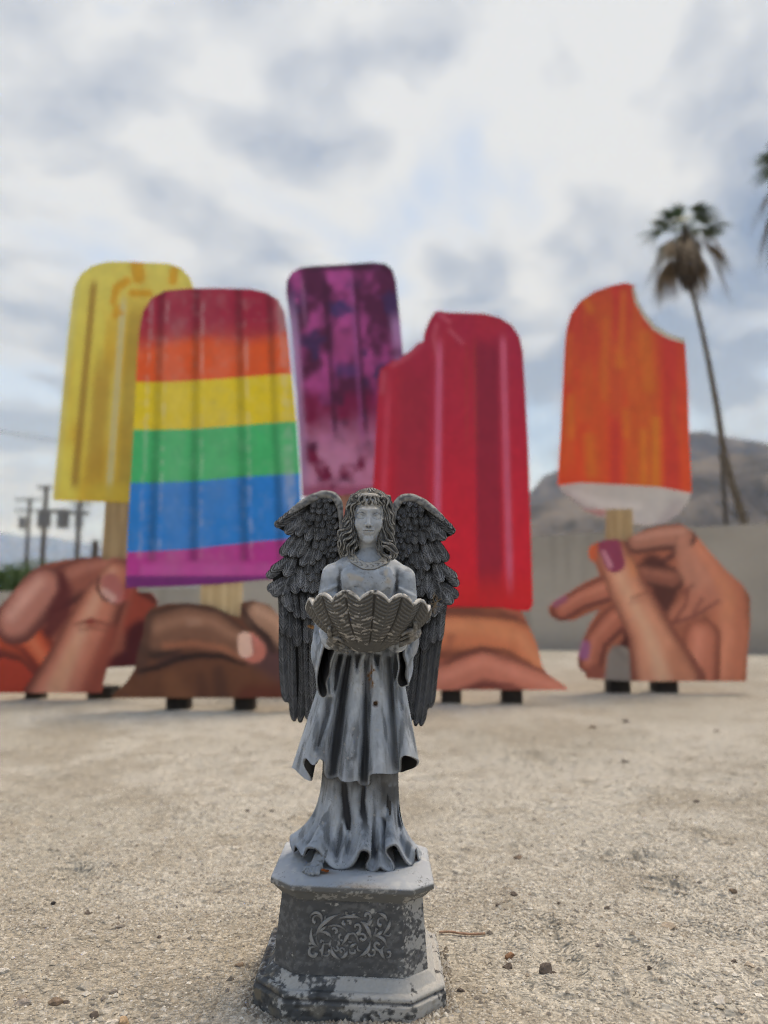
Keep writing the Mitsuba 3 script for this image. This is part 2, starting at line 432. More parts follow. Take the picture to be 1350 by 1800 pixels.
principled('palm_trunk', mikit.proc(lambda p, n, uv: mikit.mix((0.07, 0.055, 0.042), (0.19, 0.16, 0.125), mikit.noise(p.x * 4, p.y * 4, p.z * 7))), 0.9, 0.15)
palm('tall fan palm with a curved leaning trunk behind the orange ice pop', [(1309, 925), (1300, 890), (1287, 850), (1272, 790), (1261, 720), (1250, 660), (1238, 600), (1224, 540), (1209, 478)], 42.0, 0.86, 5, 0.20)
palm('second fan palm whose crown is cut by the right edge of the photo', [(1500, 935), (1488, 800), (1466, 650), (1440, 500), (1418, 385)], 36.0, 0.95, 8, 0.2)

# ------------------------------------------------------------------ giant ice pop cutouts (flat painted panels on posts)
PL = 0.80   # how bright a white panel facing the lot reads under this sky


def pc(c):
    return np.clip(lin(c) / PL, 0.004, 0.88)


class Paint:
    """paint strokes in the panel's own plane (metres)"""

    def __init__(self, Y, base):
        self.Y, self.base, self.ops = Y, base, []
        a, b = at(675, 900, Y), at(676, 900, Y)
        self.m = float(abs(b[0] - a[0]))

    def P(self, px, py):
        q = at(px, py, self.Y)
        return float(q[0]), float(q[2])

    def stroke(self, pts, radii, col, soft=3.0, alpha=1.0):
        p = [self.P(*q) for q in pts]
        r = [float(x) * float(self.m) for x in np.broadcast_to(radii, (len(p),))]
        if len(p) == 1:
            p, r = p + [(p[0][0] + 1e-4, p[0][1])], r + r
        self.ops.append((p, r, pc(col), soft * self.m, alpha))

    def limb(self, pts, radii, dark, mid, light, shift=(-4, -5)):
        r = np.broadcast_to(np.asarray(radii, float), (len(pts),))
        dark = tuple(0.90 * c for c in dark)
        mid, light = tuple(min(255, 1.07 * c) for c in mid), tuple(min(255, 1.12 * c) for c in light)
        self.stroke(pts, r, dark, 2.5)
        self.stroke([(x + shift[0] * .4, y + shift[1] * .4) for x, y in pts], r * 0.72, mid, float(r.mean()) * 0.26)
        self.stroke([(x + shift[0] * 1.2, y + shift[1] * 1.2) for x, y in pts], r * 0.22, light, float(r.mean()) * 0.30, 0.8)

    def strokes(self, c, x, z):
        for p, r, col, soft, alpha in self.ops:
            d = mi.Float(9.0)
            for (ax, az), (bx, bz), ra, rb in zip(p[:-1], p[1:], r[:-1], r[1:]):
                ux, uz = bx - ax, bz - az
                t = dr.clip(((x - ax) * ux + (z - az) * uz) / (ux * ux + uz * uz + 1e-12), 0, 1)
                ex, ez = x - ax - t * ux, z - az - t * uz
                d = dr.minimum(d, dr.sqrt(ex * ex + ez * ez) - (ra + (rb - ra) * t))
            m = (1 - mikit.smoothstep(-soft, soft, d)) * alpha
            c = c * (1 - m) + mi.Color3f(*[float(v) for v in col]) * m
        return c

    def tex(self):
        def fn(p, n, uv):
            c = self.base(p.x, p.z)
            c = self.strokes(c, p.x, p.z)
            w = mikit.fbm(p.x * 14, p.z * 9, 2.0, 3)
            w2 = mikit.fbm(p.x * 70, p.z * 46, 5.0, 2)
            return c * (0.86 + 0.18 * w + 0.10 * w2)
        return mikit.proc(fn)


def col3(c):
    return mi.Color3f(*[float(v) for v in pc(c)])


def lerp3(a, b, t):
    return a * (1 - t) + b * t


def band(t, a, b, s):
    return mikit.smoothstep(a - s, a + s, t) * (1 - mikit.smoothstep(b - s, b + s, t))


def pop_uv(Y, BL, BR, TL, TR):
    (xbl, zbl), (xbr, zbr), (xtl, ztl), (xtr, ztr) = [tuple(float(v) for v in at(*q, Y)[[0, 2]]) for q in (BL, BR, TL, TR)]
    zb, zt = (zbl + zbr) / 2, (ztl + ztr) / 2

    def uv(x, z):
        v = (z - zb) / (zt - zb)
        xl, xr = xbl + (xtl - xbl) * v, xbr + (xtr - xbr) * v
        return (x - xl) / (xr - xl), v
    return uv


def soften(pts, r):
    g = sg.Polygon(pts).buffer(0)
    if r:
        g = g.buffer(r, quad_segs=6).buffer(-2 * r, quad_segs=6).buffer(r, quad_segs=6)
    return g if g.geom_type == 'Polygon' else max(g.geoms, key=lambda q: q.area)


def panel(name, px, Y, th, mat, parent, r=0.012, label=None):
    pts = [tuple(at(x, y, Y)[[0, 2]]) for x, y in px]
    g = soften(pts, r)
    m = trimesh.creation.extrude_polygon(g, th, engine='earcut')
    v = m.vertices
    m.vertices = np.stack([v[:, 0], Y + th - v[:, 2], v[:, 1]], -1)
    m.faces = m.faces[:, ::-1]
    m.fix_normals()
    k = put(name, m, mat, parent, smooth=35)
    if label:
        tag(k, label)
    return k


def paintmat(name, tex):
    scene[name] = {'type': 'principled', 'base_color': tex, 'roughness': 0.55, 'specular': 0.35}
    return name


def stick_tex(seed, c0, c1):
    a, b = [float(v) for v in pc(c0)], [float(v) for v in pc(c1)]

    def fn(p, n, uv):
        g = mikit.fbm(p.x * 60 + seed, p.z * 2.5, 1.0, 3)
        return mikit.mix(a, b, mikit.smoothstep(0.3, 0.7, g))
    return mikit.proc(fn)


principled('post_black', mikit.proc(lambda p, n, uv: mikit.mix((0.018, 0.016, 0.015), (0.05, 0.043, 0.036), mikit.noise(p.x * 30, p.y * 30, p.z * 6))), 0.8, 0.2)


def posts(sign, spans, ytop, ybot, Y, height):
    for x0, x1 in spans:
        a, b = at(x0, ytop, Y), at(x1, ytop, Y)
        w = b[0] - a[0]
        m = box([(a[0] + b[0]) / 2, Y + 0.035 + w * 0.5, height / 2 - 0.15], [w, w, height + 0.3])
        put('post', m, 'post_black', sign)


# --- rainbow
YR = 4.06
s = thing('popsicle_sign', 'giant rainbow striped ice pop cutout held by a dark brown painted hand', 'sign', 'giant ice pop cutouts')
uvf = pop_uv(YR, (221, 1030), (533, 1012), (249, 510), (503, 520))


def rainbow(x, z):
    u, v = uvf(x, z)
    w = mikit.fbm(x * 3, z * 3, 4.0, 3) - 0.5
    t = v + 0.004 * dr.sin(u * 5.0) + 0.006 * w
    c = col3((156, 34, 62))
    c = lerp3(c, col3((178, 62, 60)), mikit.smoothstep(0.91, 0.82, t + 0.04 * w))
    c = lerp3(c, col3((220, 88, 38)), mikit.smoothstep(0.86, 0.80, t + 0.06 * w))
    tt = t - (0.021 + 0.014 * (1 - v) * (1 - v)) * (u - 0.5)
    c = lerp3(c, col3((230, 194, 34)), mikit.smoothstep(0.695, 0.688, tt))
    c = lerp3(c, col3((66, 176, 106)), mikit.smoothstep(0.527, 0.520, tt))
    c = lerp3(c, col3((36, 122, 202)), mikit.smoothstep(0.347, 0.340, tt))
    c = lerp3(c, col3((176, 52, 138)), mikit.smoothstep(0.119, 0.113, tt - 0.01 * (u - .5)))
    # moulded flutes: slightly darker stripes of paint, paler between
    gro = band(u, 0.115, 0.165, 0.02) + band(u, 0.355, 0.405, 0.02) + band(u, 0.645, 0.695, 0.02) + band(u, 0.86, 0.905, 0.02)
    gro = gro * mikit.smoothstep(0.055, 0.075, v) * (1 - 0.25 * band(v, 0.35, 0.7, 0.05))
    c = c * (1 - 0.40 * gro)
    hi = band(u, 0.172, 0.192, 0.010) + band(u, 0.412, 0.432, 0.010) + band(u, 0.702, 0.722, 0.010) + band(u, 0.935, 0.985, 0.02) + band(u, 0.06, 0.085, 0.012)
    fr = mikit.fbm(x * 26, z * 20, 2.0, 4)
    c = lerp3(c, mi.Color3f(0.72, 0.72, 0.70), 0.22 * hi * band(v, 0.08, 0.97, 0.03) * mikit.smoothstep(0.3, 0.6, fr) + 0.06 * mikit.smoothstep(0.5, 0.8, fr))
    pale = band(u, 0.18, 0.33, 0.06) * 0.45 + band(u, 0.43, 0.62, 0.08) * 0.4 + band(u, 0.91, 0.99, 0.03)
    c = lerp3(c, mi.Color3f(0.62, 0.62, 0.60), 0.20 * pale * mikit.smoothstep(0.25, 0.7, w + 0.5))
    c = lerp3(c, col3((112, 38, 110)), mikit.smoothstep(0.022, 0.012, v))
    lip = band(v, 0.018, 0.055, 0.012) * band(u, 0.08, 0.93, 0.02)
    return lerp3(c, col3((190, 86, 160)), 0.55 * lip)


P = Paint(YR, rainbow)
paintmat('paint_rainbow', P.tex())
k = panel('ice_pop', [(221, 1033), (224, 950), (228, 870), (235, 750), (241, 630), (246, 573), (252, 546), (266, 524), (290, 511), (330, 507), (380, 506.5), (440, 508), (468, 514), (489, 527), (499, 546), (504, 580), (512, 660), (520, 740), (526, 830), (530, 920), (533, 1012), (497, 1016), (380, 1027), (300, 1031)], YR, 0.03, 'paint_rainbow', s,
          label='red to purple striped rainbow ice pop panel')
paintmat('stick_pale', stick_tex(3, (176, 152, 112), (196, 174, 134)))
panel('stick', [(352, 1020), (426, 1014), (425, 1110), (353, 1110)], YR + 0.012, 0.02, 'stick_pale', s, 0.004)
Pb = Paint(YR - 0.025, lambda x, z: col3((98, 60, 44)) * (mi.Float(1) + 0 * x))
Pb.stroke([(190, 1235), (300, 1205), (420, 1200), (560, 1215)], [26, 36, 42, 40], (104, 64, 44), 16)
Pb.stroke([(300, 1195), (320, 1235)], [14, 20], (124, 80, 54), 12, 0.7)
Pb.stroke([(352, 1188), (360, 1235)], [8, 12], (86, 52, 40), 9, 0.7)
Pb.stroke([(384, 1180), (392, 1240)], [10, 14], (78, 48, 38), 9, 0.8)
Pb.stroke([(470, 1150), (520, 1170), (560, 1200)], [30, 40, 50], (88, 58, 58), 16)
Pb.stroke([(440, 1225), (560, 1225)], [20, 22], (96, 46, 34), 12, 0.9)
Pb.limb([(456, 1082), (486, 1100), (508, 1128)], [28, 28, 26], (86, 60, 50), (150, 114, 94), (172, 136, 114), (-3, -8))
Pb.stroke([(424, 1068), (446, 1098), (470, 1122), (480, 1146)], [3, 4, 5, 4], (52, 32, 30), 3, 0.85)
Pb.limb([(274, 1116), (326, 1099), (372, 1106), (408, 1127), (440, 1142)], [41, 38, 36, 29, 22], (70, 46, 38), (116, 80, 63), (142, 104, 84), (0, -10))
Pb.stroke([(262, 1080), (254, 1130), (246, 1172)], [7, 10, 14], (82, 54, 44), 9, 0.9)
Pb.stroke([(290, 1136), (340, 1131), (390, 1140), (424, 1156)], [6, 7, 6, 5], (162, 104, 78), 6, 0.8)
Pb.stroke([(246, 1180), (277, 1173), (308, 1158), (350, 1152), (392, 1154), (430, 1169)], [3, 5, 7, 5, 4, 2], (38, 20, 21), 4, 0.95)
Pb.stroke([(280, 1166), (312, 1150)], [5, 6], (70, 44, 40), 6, 0.7)
Pb.stroke([(334, 1094), (348, 1093)], [7, 6], (164, 126, 106), 7, 0.7)
Pb.stroke([(446, 1144)], [21], (186, 112, 98), 3)
Pb.stroke([(440, 1120), (446, 1128)], [8, 10], (196, 122, 110), 4)
Pb.stroke([(430, 1123), (432, 1143)], [12, 13], (222, 180, 162), 2)
Pb.stroke([(444, 1124), (448, 1146)], [3, 3], (166, 100, 92), 2, 0.8)
paintmat('paint_hand_brown', Pb.tex())
panel('hand', [(193, 1227), (200, 1220), (222, 1199), (237, 1176), (241, 1148), (252, 1112), (255, 1084), (266, 1068), (296, 1061), (333, 1060), (370, 1065), (400, 1079), (422, 1087), (424, 1060), (444, 1055), (474, 1064), (487, 1080), (505, 1092), (530, 1105), (543, 1150), (552, 1227)], YR - 0.025, 0.025, 'paint_hand_brown', s, 0.008, 'dark brown painted hand with its thumb over the stick')
posts(s, [(289, 327), (409, 444)], 1240, 1250, YR, 0.6)

# --- yellow
YY = 4.78
s = thing('popsicle_sign', 'giant yellow ice pop cutout held by a pink painted hand, leftmost of the row', 'sign', 'giant ice pop cutouts')
uvy = pop_uv(YY, (92, 880), (332, 885), (136, 465), (345, 470))


def yellow(x, z):
    u, v = uvy(x, z)
    w = mikit.fbm(x * 5, z * 1.6, 2.0, 3)
    c = lerp3(col3((210, 176, 56)), col3((226, 204, 86)), mikit.smoothstep(0.35, 0.65, w))
    c = lerp3(c, col3((216, 206, 108)), mikit.smoothstep(0.55, 1.0, v) * 0.6)
    c = lerp3(c, col3((158, 122, 48)), 0.9 * band(u, 0.125, 0.180, 0.025) * band(v, 0.06, 0.93, 0.03))
    c = lerp3(c, col3((178, 142, 56)), 0.8 * band(u, 0.22, 0.36, 0.04) * band(v, 0.06, 0.60, 0.12))
    c = lerp3(c, col3((200, 192, 138)), 0.95 * band(u, 0.385, 0.435, 0.02) * band(v, 0.03, 0.85, 0.04))
    c = lerp3(c, col3((166, 142, 62)), 0.7 * band(u, 0.46, 0.60, 0.03) * band(v, 0.05, 0.8, 0.05))
    c = lerp3(c, col3((196, 172, 60)), 0.8 * band(v, -0.1, 0.075, 0.02) * mikit.smoothstep(0.1, 0.4, u))
    return lerp3(c, col3((206, 200, 126)), 0.7 * mikit.smoothstep(0.06, 0.0, u))


P = Paint(YY, yellow)
for pts, r in (([(240, 463), (244, 488)], 12), ([(222, 495), (205, 506), (198, 532)], [9, 8, 5]), ([(232, 515), (262, 516)], 7), ([(306, 476), (304, 494)], 8), ([(206, 540), (202, 556)], 5), ([(212, 550)], 5)):
    P.stroke(pts, r, (206, 152, 26), 4, 0.85)
paintmat('paint_yellow', P.tex())
panel('ice_pop', [(92, 879), (100, 800), (110, 690), (118, 600), (126, 530), (132, 500), (143, 481), (162, 467), (190, 460), (230, 460), (260, 462), (296, 463), (318, 471), (333, 487), (341, 510), (344, 600), (338, 780), (332, 885), (220, 883)], YY, 0.03, 'paint_yellow', s,
      label='yellow ice pop panel with orange flecks near its top')
paintmat('stick_tan', stick_tex(9, (152, 128, 92), (176, 152, 112)))
panel('stick', [(186, 870), (228, 870), (226, 1010), (176, 1010)], YY + 0.012, 0.02, 'stick_tan', s, 0.004)
Py = Paint(YY - 0.025, lambda x, z: col3((150, 84, 68)) * (mi.Float(1) + 0 * x))
Py.stroke([(-60, 1200), (40, 1200), (110, 1218)], [60, 50, 30], (168, 58, 40), 16)
Py.limb([(-60, 1110), (10, 1108), (56, 1132), (84, 1172)], [60, 46, 34, 26], (118, 44, 36), (178, 76, 48), (204, 112, 80), (-6, -12))
Py.stroke([(4, 1128), (40, 1142), (66, 1176), (62, 1226)], [2, 4, 6, 7], (104, 34, 30), 5, 0.85)
Py.limb([(90, 1040), (150, 1014), (215, 1000)], [38, 35, 26], (96, 48, 44), (142, 82, 68), (166, 108, 92), (0, -14))
Py.limb([(30, 1092), (54, 1060), (78, 1034)], [40, 44, 38], (118, 62, 56), (170, 112, 98), (196, 148, 134), (-8, -8))
Py.stroke([(108, 1008), (114, 1040), (104, 1076), (88, 1108)], [6, 13, 20, 12], (92, 34, 36), 8, 0.9)
Py.stroke([(262, 1052), (250, 1100)], [30, 32], (156, 68, 52), 7)
Py.stroke([(252, 1122), (240, 1160), (200, 1172)], [32, 26, 18], (78, 20, 28), 9)
Py.stroke([(246, 1040), (266, 1050), (278, 1060)], [6, 7, 5], (88, 42, 36), 4, 0.85)
Py.limb([(103, 1232), (133, 1165), (159, 1106), (185, 1050), (209, 1010)], [62, 50, 45, 37, 27], (122, 62, 52), (186, 118, 96), (212, 152, 126), (-10, -4))
Py.stroke([(196, 1110), (176, 1160), (156, 1222)], [10, 16, 22], (158, 78, 62), 12, 0.75)
Py.stroke([(128, 1140), (100, 1206)], [7, 14], (208, 150, 118), 9, 0.7)
Py.stroke([(132, 1098), (160, 1091), (192, 1098)], [2, 5, 2], (132, 66, 56), 4, 0.85)
Py.stroke([(138, 1107), (164, 1104), (186, 1108)], [1.5, 3, 1.5], (146, 80, 66), 3, 0.8)
Py.stroke([(158, 1094)], [7], (146, 56, 44), 5, 0.8)
Py.stroke([(174, 1016), (171, 1034), (182, 1052), (204, 1062)], [2.5, 3, 3, 2.5], (106, 50, 48), 2)
Py.stroke([(194, 1024), (206, 1046)], [16, 15], (180, 108, 102), 3)
Py.stroke([(184, 1040), (198, 1052)], [6, 7], (214, 172, 162), 4, 0.85)
Py.stroke([(228, 1030), (222, 1050)], [7, 6], (176, 76, 66), 5, 0.7)
paintmat('paint_hand_pink', Py.tex())
panel('hand', [(-90, 1095), (-40, 1080), (0, 1066), (22, 1042), (41, 1017), (56, 1003), (74, 993), (111, 985), (148, 980), (175, 978), (182, 985), (200, 980), (232, 984), (238, 1020), (240, 1040), (266, 1042), (277, 1058), (264, 1085), (256, 1110), (243, 1150), (238, 1171), (187, 1174), (180, 1200), (177, 1218), (-90, 1218)], YY - 0.025, 0.025, 'paint_hand_pink', s, 0.008, 'pink painted hand pinching the tan stick')
posts(s, [(40, 68)], 1225, 1232, YY, 0.5)
posts(s, [(150, 193)], 1225, 1232, YY, 0.10)

# --- purple
YP2 = 5.5
s = thing('popsicle_sign', 'giant mottled purple ice pop cutout, rearmost of the row above the angel', 'sign', 'giant ice pop cutouts')
uvp = pop_uv(YP2, (531, 870), (725, 868), (503, 466), (696, 460))


def purple(x, z):
    u, v = uvp(x, z)
    w = mikit.fbm(x * 6.5 + 3, z * 4.6, 1.0, 5)
    w2 = mikit.fbm(x * 8.5, z * 7.0 + 9, 7.0, 4)
    c = lerp3(col3((86, 32, 70)), col3((176, 78, 150)), mikit.smoothstep(0.32, 0.74, w - 0.10 * mikit.smoothstep(0.45, 0.9, v)))
    c = lerp3(c, col3((62, 44, 92)), 0.85 * mikit.smoothstep(0.50, 0.72, w2) * band(v, 0.45, 0.9, 0.06))
    c = lerp3(c, col3((166, 74, 136)), 0.8 * band(u, 0.38, 0.60, 0.05) * band(v, 0.58, 0.70, 0.03))
    c = lerp3(c, col3((66, 52, 108)), 0.75 * band(u, 0.38, 0.60, 0.04) * (band(v, 0.50, 0.555, 0.02) + band(v, 0.765, 0.84, 0.03) * mikit.smoothstep(0.4, 0.6, w2)))
    c = lerp3(c, col3((130, 26, 76)), 0.8 * mikit.smoothstep(0.48, 0.38, v) * mikit.smoothstep(0.42, 0.6, w2 + 0.05))
    c = lerp3(c, col3((204, 150, 192)), 0.95 * mikit.smoothstep(0.40, 0.12, v) * mikit.smoothstep(0.33, 0.58, w + 0.12 * band(u, 0.3, 0.9, 0.2)))
    c = lerp3(c, col3((136, 24, 72)), 0.6 * mikit.smoothstep(0.05, 0.02, v))
    gro = band(u, 0.315, 0.365, 0.02) + band(u, 0.60, 0.64, 0.015)
    c = lerp3(c, col3((68, 24, 58)), 0.75 * gro * band(v, 0.25, 0.97, 0.05))
    c = lerp3(c, col3((152, 84, 148)), 0.6 * band(u, 0.565, 0.595, 0.015) * band(v, 0.2, 0.95, 0.05))
    c = lerp3(c, col3((146, 96, 138)), 0.7 * band(u, 0.12, 0.15, 0.012) * band(v, 0.72, 0.92, 0.04))
    c = lerp3(c, col3((172, 142, 190)), 0.85 * mikit.smoothstep(0.10, 0.03, u) * band(v, 0.05, 0.8, 0.1))
    c = lerp3(c, col3((176, 134, 186)), 0.85 * mikit.smoothstep(0.88, 0.96, u) * (band(v, 0.62, 0.76, 0.05) + band(v, 0.3, 0.58, 0.03)))
    edge = mikit.smoothstep(0.955, 0.985, v)
    return lerp3(c, col3((58, 28, 52)), 0.8 * edge)


P = Paint(YP2, purple)
paintmat('paint_purple', P.tex())
panel('ice_pop', [(531, 873), (528, 810), (521, 690), (511, 570), (503, 515), (504, 494), (512, 480), (526, 471), (545, 468), (600, 465), (655, 461), (678, 464), (690, 474), (696, 494), (703, 560), (710, 640), (720, 760), (727, 868), (640, 866), (600, 871)], YP2, 0.03, 'paint_purple', s, label='mottled purple and magenta ice pop panel')
paintmat('stick_grey', stick_tex(5, (148, 122, 104), (166, 140, 118)))
panel('stick', [(592, 860), (650, 860), (650, 960), (594, 960)], YP2 + 0.012, 0.02, 'stick_grey', s, 0.004)
Pp = Paint(YP2 - 0.025, lambda x, z: col3((150, 92, 82)) * (mi.Float(1) + 0 * x))
Pp.limb([(560, 960), (600, 915), (650, 905), (700, 930)], [30, 30, 30, 30], (120, 70, 60), (168, 106, 94), (188, 126, 112))
Pp.limb([(680, 1220), (660, 1080), (640, 960)], [60, 50, 36], (130, 76, 64), (170, 106, 90), (190, 128, 110))
paintmat('paint_hand_rose', Pp.tex())
panel('hand', [(548, 975), (565, 930), (590, 905), (606, 894), (640, 890), (690, 900), (712, 940), (722, 1000), (720, 1100), (716, 1205), (560, 1205), (552, 1100)], YP2 - 0.025, 0.025, 'paint_hand_rose', s, 0.01, 'rose painted hand mostly hidden behind the angel')
posts(s, [(590, 625), (660, 695)], 1215, 1222, YP2, 0.9)

# --- red
YD = 4.55
s = thing('popsicle_sign', 'giant bitten red ice pop cutout resting on painted fingers right of the angel', 'sign', 'giant ice pop cutouts')
uvr = pop_uv(YD, (645, 1070), (937, 1072), (672, 552), (916, 556))


def red(x, z):
    u, v = uvr(x, z)
    w = mikit.fbm(x * 4, z * 2.2, 6.0, 3)
    c = lerp3(col3((206, 28, 48)), col3((162, 36, 64)), mikit.smoothstep(0.05, 0.95, v))
    c = lerp3(c, col3((172, 40, 56)), 0.5 * mikit.smoothstep(0.45, 0.7, w) * mikit.smoothstep(0.2, 0.9, v))
    c = lerp3(c, col3((118, 30, 54)), 0.65 * band(u, 0.665, 0.825, 0.02) * band(v, 0.03, 0.9, 0.04))
    c = lerp3(c, col3((142, 38, 58)), 0.6 * band(u, 0.14, 0.36, 0.05) * band(v, 0.2, 0.8, 0.1))
    c = lerp3(c, col3((204, 98, 132)), 0.85 * band(u, 0.395, 0.435, 0.022) * band(v, 0.05, 0.90, 0.05))
    c = lerp3(c, col3((200, 96, 124)), 0.85 * band(u, 0.845, 0.885, 0.02) * band(v, 0.05, 0.92, 0.03))
    c = lerp3(c, col3((200, 74, 98)), 0.6 * band(u, 0.05, 0.085, 0.02) * band(v, 0.2, 0.74, 0.1))
    c = lerp3(c, col3((162, 60, 52)), 0.6 * (band(u, 0.60, 0.612, 0.01) + band(u, 0.66, 0.672, 0.01)) * band(v, 0.55, 0.9, 0.06))
    return lerp3(c, col3((204, 34, 36)), 0.7 * band(v, -0.1, 0.10, 0.05))


P = Paint(YD, red)
for pts in ([(767, 570), (762, 595), (768, 622)], [(790, 580), (812, 602)], [(772, 552), (790, 566)], [(675, 655), (672, 690)], [(740, 605), (716, 628), (690, 642)]):
    P.stroke(pts, 3.5, (190, 92, 112), 4, 0.55)
paintmat('paint_red', P.tex())
panel('ice_pop', [(645, 1070), (650, 960), (655, 870), (660, 770), (666, 662), (669, 648), (681, 641), (688, 634), (702, 632), (709, 624), (722, 616), (733, 604), (745, 599), (745, 588), (750, 574), (756, 561), (764, 549), (772, 546), (784, 549), (850, 551), (878, 558), (899, 571), (913, 591), (919, 618), (924, 700), (929, 800), (932, 900), (935, 1000), (937, 1062), (930, 1074), (880, 1073), (820, 1069)], YD, 0.03, 'paint_red', s, 0.006, 'deep red ice pop panel with its top left corner bitten off')
Pr = Paint(YD - 0.025, lambda x, z: col3((166, 92, 72)) * (mi.Float(1) + 0 * x))
Pr.limb([(640, 1110), (790, 1112), (860, 1112), (915, 1130), (945, 1170)], [44, 44, 44, 38, 30], (140, 78, 58), (190, 114, 80), (206, 130, 94), (0, -8))
Pr.stroke([(640, 1076), (800, 1074), (905, 1086)], [9, 10, 5], (112, 62, 50), 7, 0.85)
Pr.stroke([(830, 1100), (895, 1110)], [10, 10], (204, 128, 88), 12, 0.6)
Pr.limb([(640, 1225), (780, 1200), (850, 1172), (920, 1196), (1000, 1226)], [36, 34, 30, 30, 26], (140, 78, 66), (184, 112, 92), (196, 126, 106), (0, -8))
Pr.stroke([(786, 1165), (812, 1150), (845, 1140), (890, 1145), (930, 1166)], [3, 4, 5, 4, 2], (104, 56, 46), 5, 0.8)
Pr.stroke([(812, 1213), (850, 1204), (895, 1205), (930, 1218)], [3, 5, 5, 3], (122, 62, 54), 5, 0.8)
Pr.stroke([(792, 1120), (786, 1160)], [6, 6], (140, 80, 62), 8, 0.6)
paintmat('paint_hand_peach', Pr.tex())
panel('hand', [(640, 1066), (880, 1068), (917, 1075), (929, 1098), (944, 1133), (953, 1172), (964, 1186), (984, 1199), (1001, 1213), (640, 1213)], YD - 0.025, 0.025, 'paint_hand_peach', s, 0.006, 'peach painted fingers folded below the red ice pop')
posts(s, [(778, 812), (886, 920)], 1225, 1237, YD, 0.6)

# --- orange
YO = 5.3
s = thing('popsicle_sign', 'giant bitten orange ice pop cutout pinched by a painted hand with purple nails', 'sign', 'giant ice pop cutouts')
uvo = pop_uv(YO, (981, 850), (1215, 866), (993, 505), (1206, 505))


def orange(x, z):
    u, v = uvo(x, z)
    w = mikit.fbm(x * 7 + 1, z * 1.4, 3.0, 3)
    c = lerp3(col3((218, 78, 40)), col3((188, 64, 48)), mikit.smoothstep(0.1, 0.9, v))
    c = lerp3(c, col3((198, 92, 42)), 0.75 * (band(u, 0.20, 0.36, 0.04) * 0.6 + band(u, 0.50, 0.78, 0.05)) * mikit.smoothstep(0.95, 0.3, v))
    c = lerp3(c, col3((190, 54, 50)), 0.7 * (band(u, 0.39, 0.47, 0.04) + band(u, 0.80, 0.92, 0.03)))
    c = lerp3(c, col3((206, 108, 44)), 0.35 * mikit.smoothstep(0.52, 0.7, w) * band(v, 0.05, 0.98, 0.1))
    return c


P = Paint(YO, orange)
for pts, r, a in (([(1030, 530), (1038, 546)], 4, 0.5), ([(1096, 515), (1090, 640)], [3, 8], 0.45), ([(1002, 700), (1004, 765)], [4, 5], 0.5), ([(1035, 770), (1040, 830)], [9, 9], 0.4), ([(1100, 725), (1101, 765)], 4, 0.45), ([(1131, 760), (1132, 850)], 4, 0.7), ([(1153, 740), (1153, 858)], 6, 0.7), ([(1135, 590), (1140, 680)], 12, 0.35), ([(1002, 590), (1000, 670)], 3, 0.35), ([(1066, 560), (1062, 700)], 3, 0.3)):
    P.stroke(pts, r, (212, 134, 40), 11, a)
P.stroke([(978, 880), (1020, 871), (1100, 876), (1160, 880), (1222, 892)], [26, 23, 24, 24, 24], (190, 184, 178), 2.5)
P.stroke([(1090, 915), (1150, 912), (1200, 905)], [30, 30, 20], (192, 186, 182), 6)
P.stroke([(1010, 868), (1060, 885), (1120, 890)], [6, 9, 6], (206, 200, 195), 8, 0.8)
P.stroke([(990, 870), (1030, 898), (1060, 905)], [5, 7, 6], (158, 150, 152), 7, 0.8)
P.stroke([(1190, 885), (1170, 915)], [10, 12], (166, 156, 156), 10, 0.7)
P.stroke([(1115, 508), (1122, 531), (1136, 554), (1153, 575), (1176, 590), (1208, 600)], [4, 6, 7, 7, 6, 5], (186, 180, 164), 1.5)
P.stroke([(1117, 512), (1128, 540), (1153, 572), (1206, 600)], [1.5, 2, 2, 1.5], (142, 130, 112), 2, 0.8)
paintmat('paint_orange', P.tex())
panel('ice_pop', [(981, 850), (987, 750), (991, 660), (994, 600), (997, 576), (1004, 551), (1019, 530), (1044, 513), (1075, 502), (1098, 497), (1115, 501), (1118, 513), (1123, 530), (1135, 551), (1152, 571), (1174, 586), (1204, 596), (1209, 680), (1212, 780), (1216, 866), (1207, 886), (1192, 904), (1172, 918), (1140, 924), (1100, 918), (1060, 909), (1030, 898), (1008, 880), (990, 864)], YO, 0.03, 'paint_orange', s, 0.005, 'orange glazed ice pop panel with a bite out of its top right corner')
panel('stick', [(1066, 895), (1112, 895), (1113, 960), (1064, 960)], YO - 0.004, 0.02, 'stick_tan', s, 0.003)


def C(*pts):
    return [(700 + x * 0.4815, 850 + y * 0.4815) for x, y in pts]


Po = Paint(YO - 0.03, lambda x, z: col3((160, 96, 74)) * (mi.Float(1) + 0 * x))
Po.limb(C((1080, 200), (1200, 380), (1215, 560), (1190, 740)), [40, 45, 48, 48], (142, 82, 60), (170, 104, 80), (186, 122, 96), (-6, -4))
Po.limb(C((1110, 560), (1090, 700)), [32, 40], (150, 84, 66), (176, 108, 86), (190, 124, 102))
Po.stroke(C((930, 300), (980, 360), (960, 440)), [20, 26, 20], (88, 48, 42), 8)
Po.limb(C((890, 330), (1000, 350)), [18, 20], (94, 54, 46), (128, 78, 64), (144, 92, 76), (0, -4))
Po.limb(C((870, 215), (960, 195), (1040, 190)), [20, 24, 24], (106, 62, 54), (160, 108, 90), (180, 130, 112), (0, -6))
Po.stroke(C((1020, 200), (1005, 260), (960, 290)), [3, 5, 3], (78, 42, 42), 4, 0.85)
Po.stroke(C((1035, 215), (1070, 310), (1110, 380)), [12, 22, 24], (190, 130, 108), 9, 0.9)
Po.stroke(C((1020, 480), (1090, 440), (1170, 400)), [14, 22, 18], (184, 118, 96), 9, 0.9)
Po.stroke(C((1010, 500), (1050, 440), (1060, 390)), [3, 3, 2], (124, 66, 56), 3, 0.8)
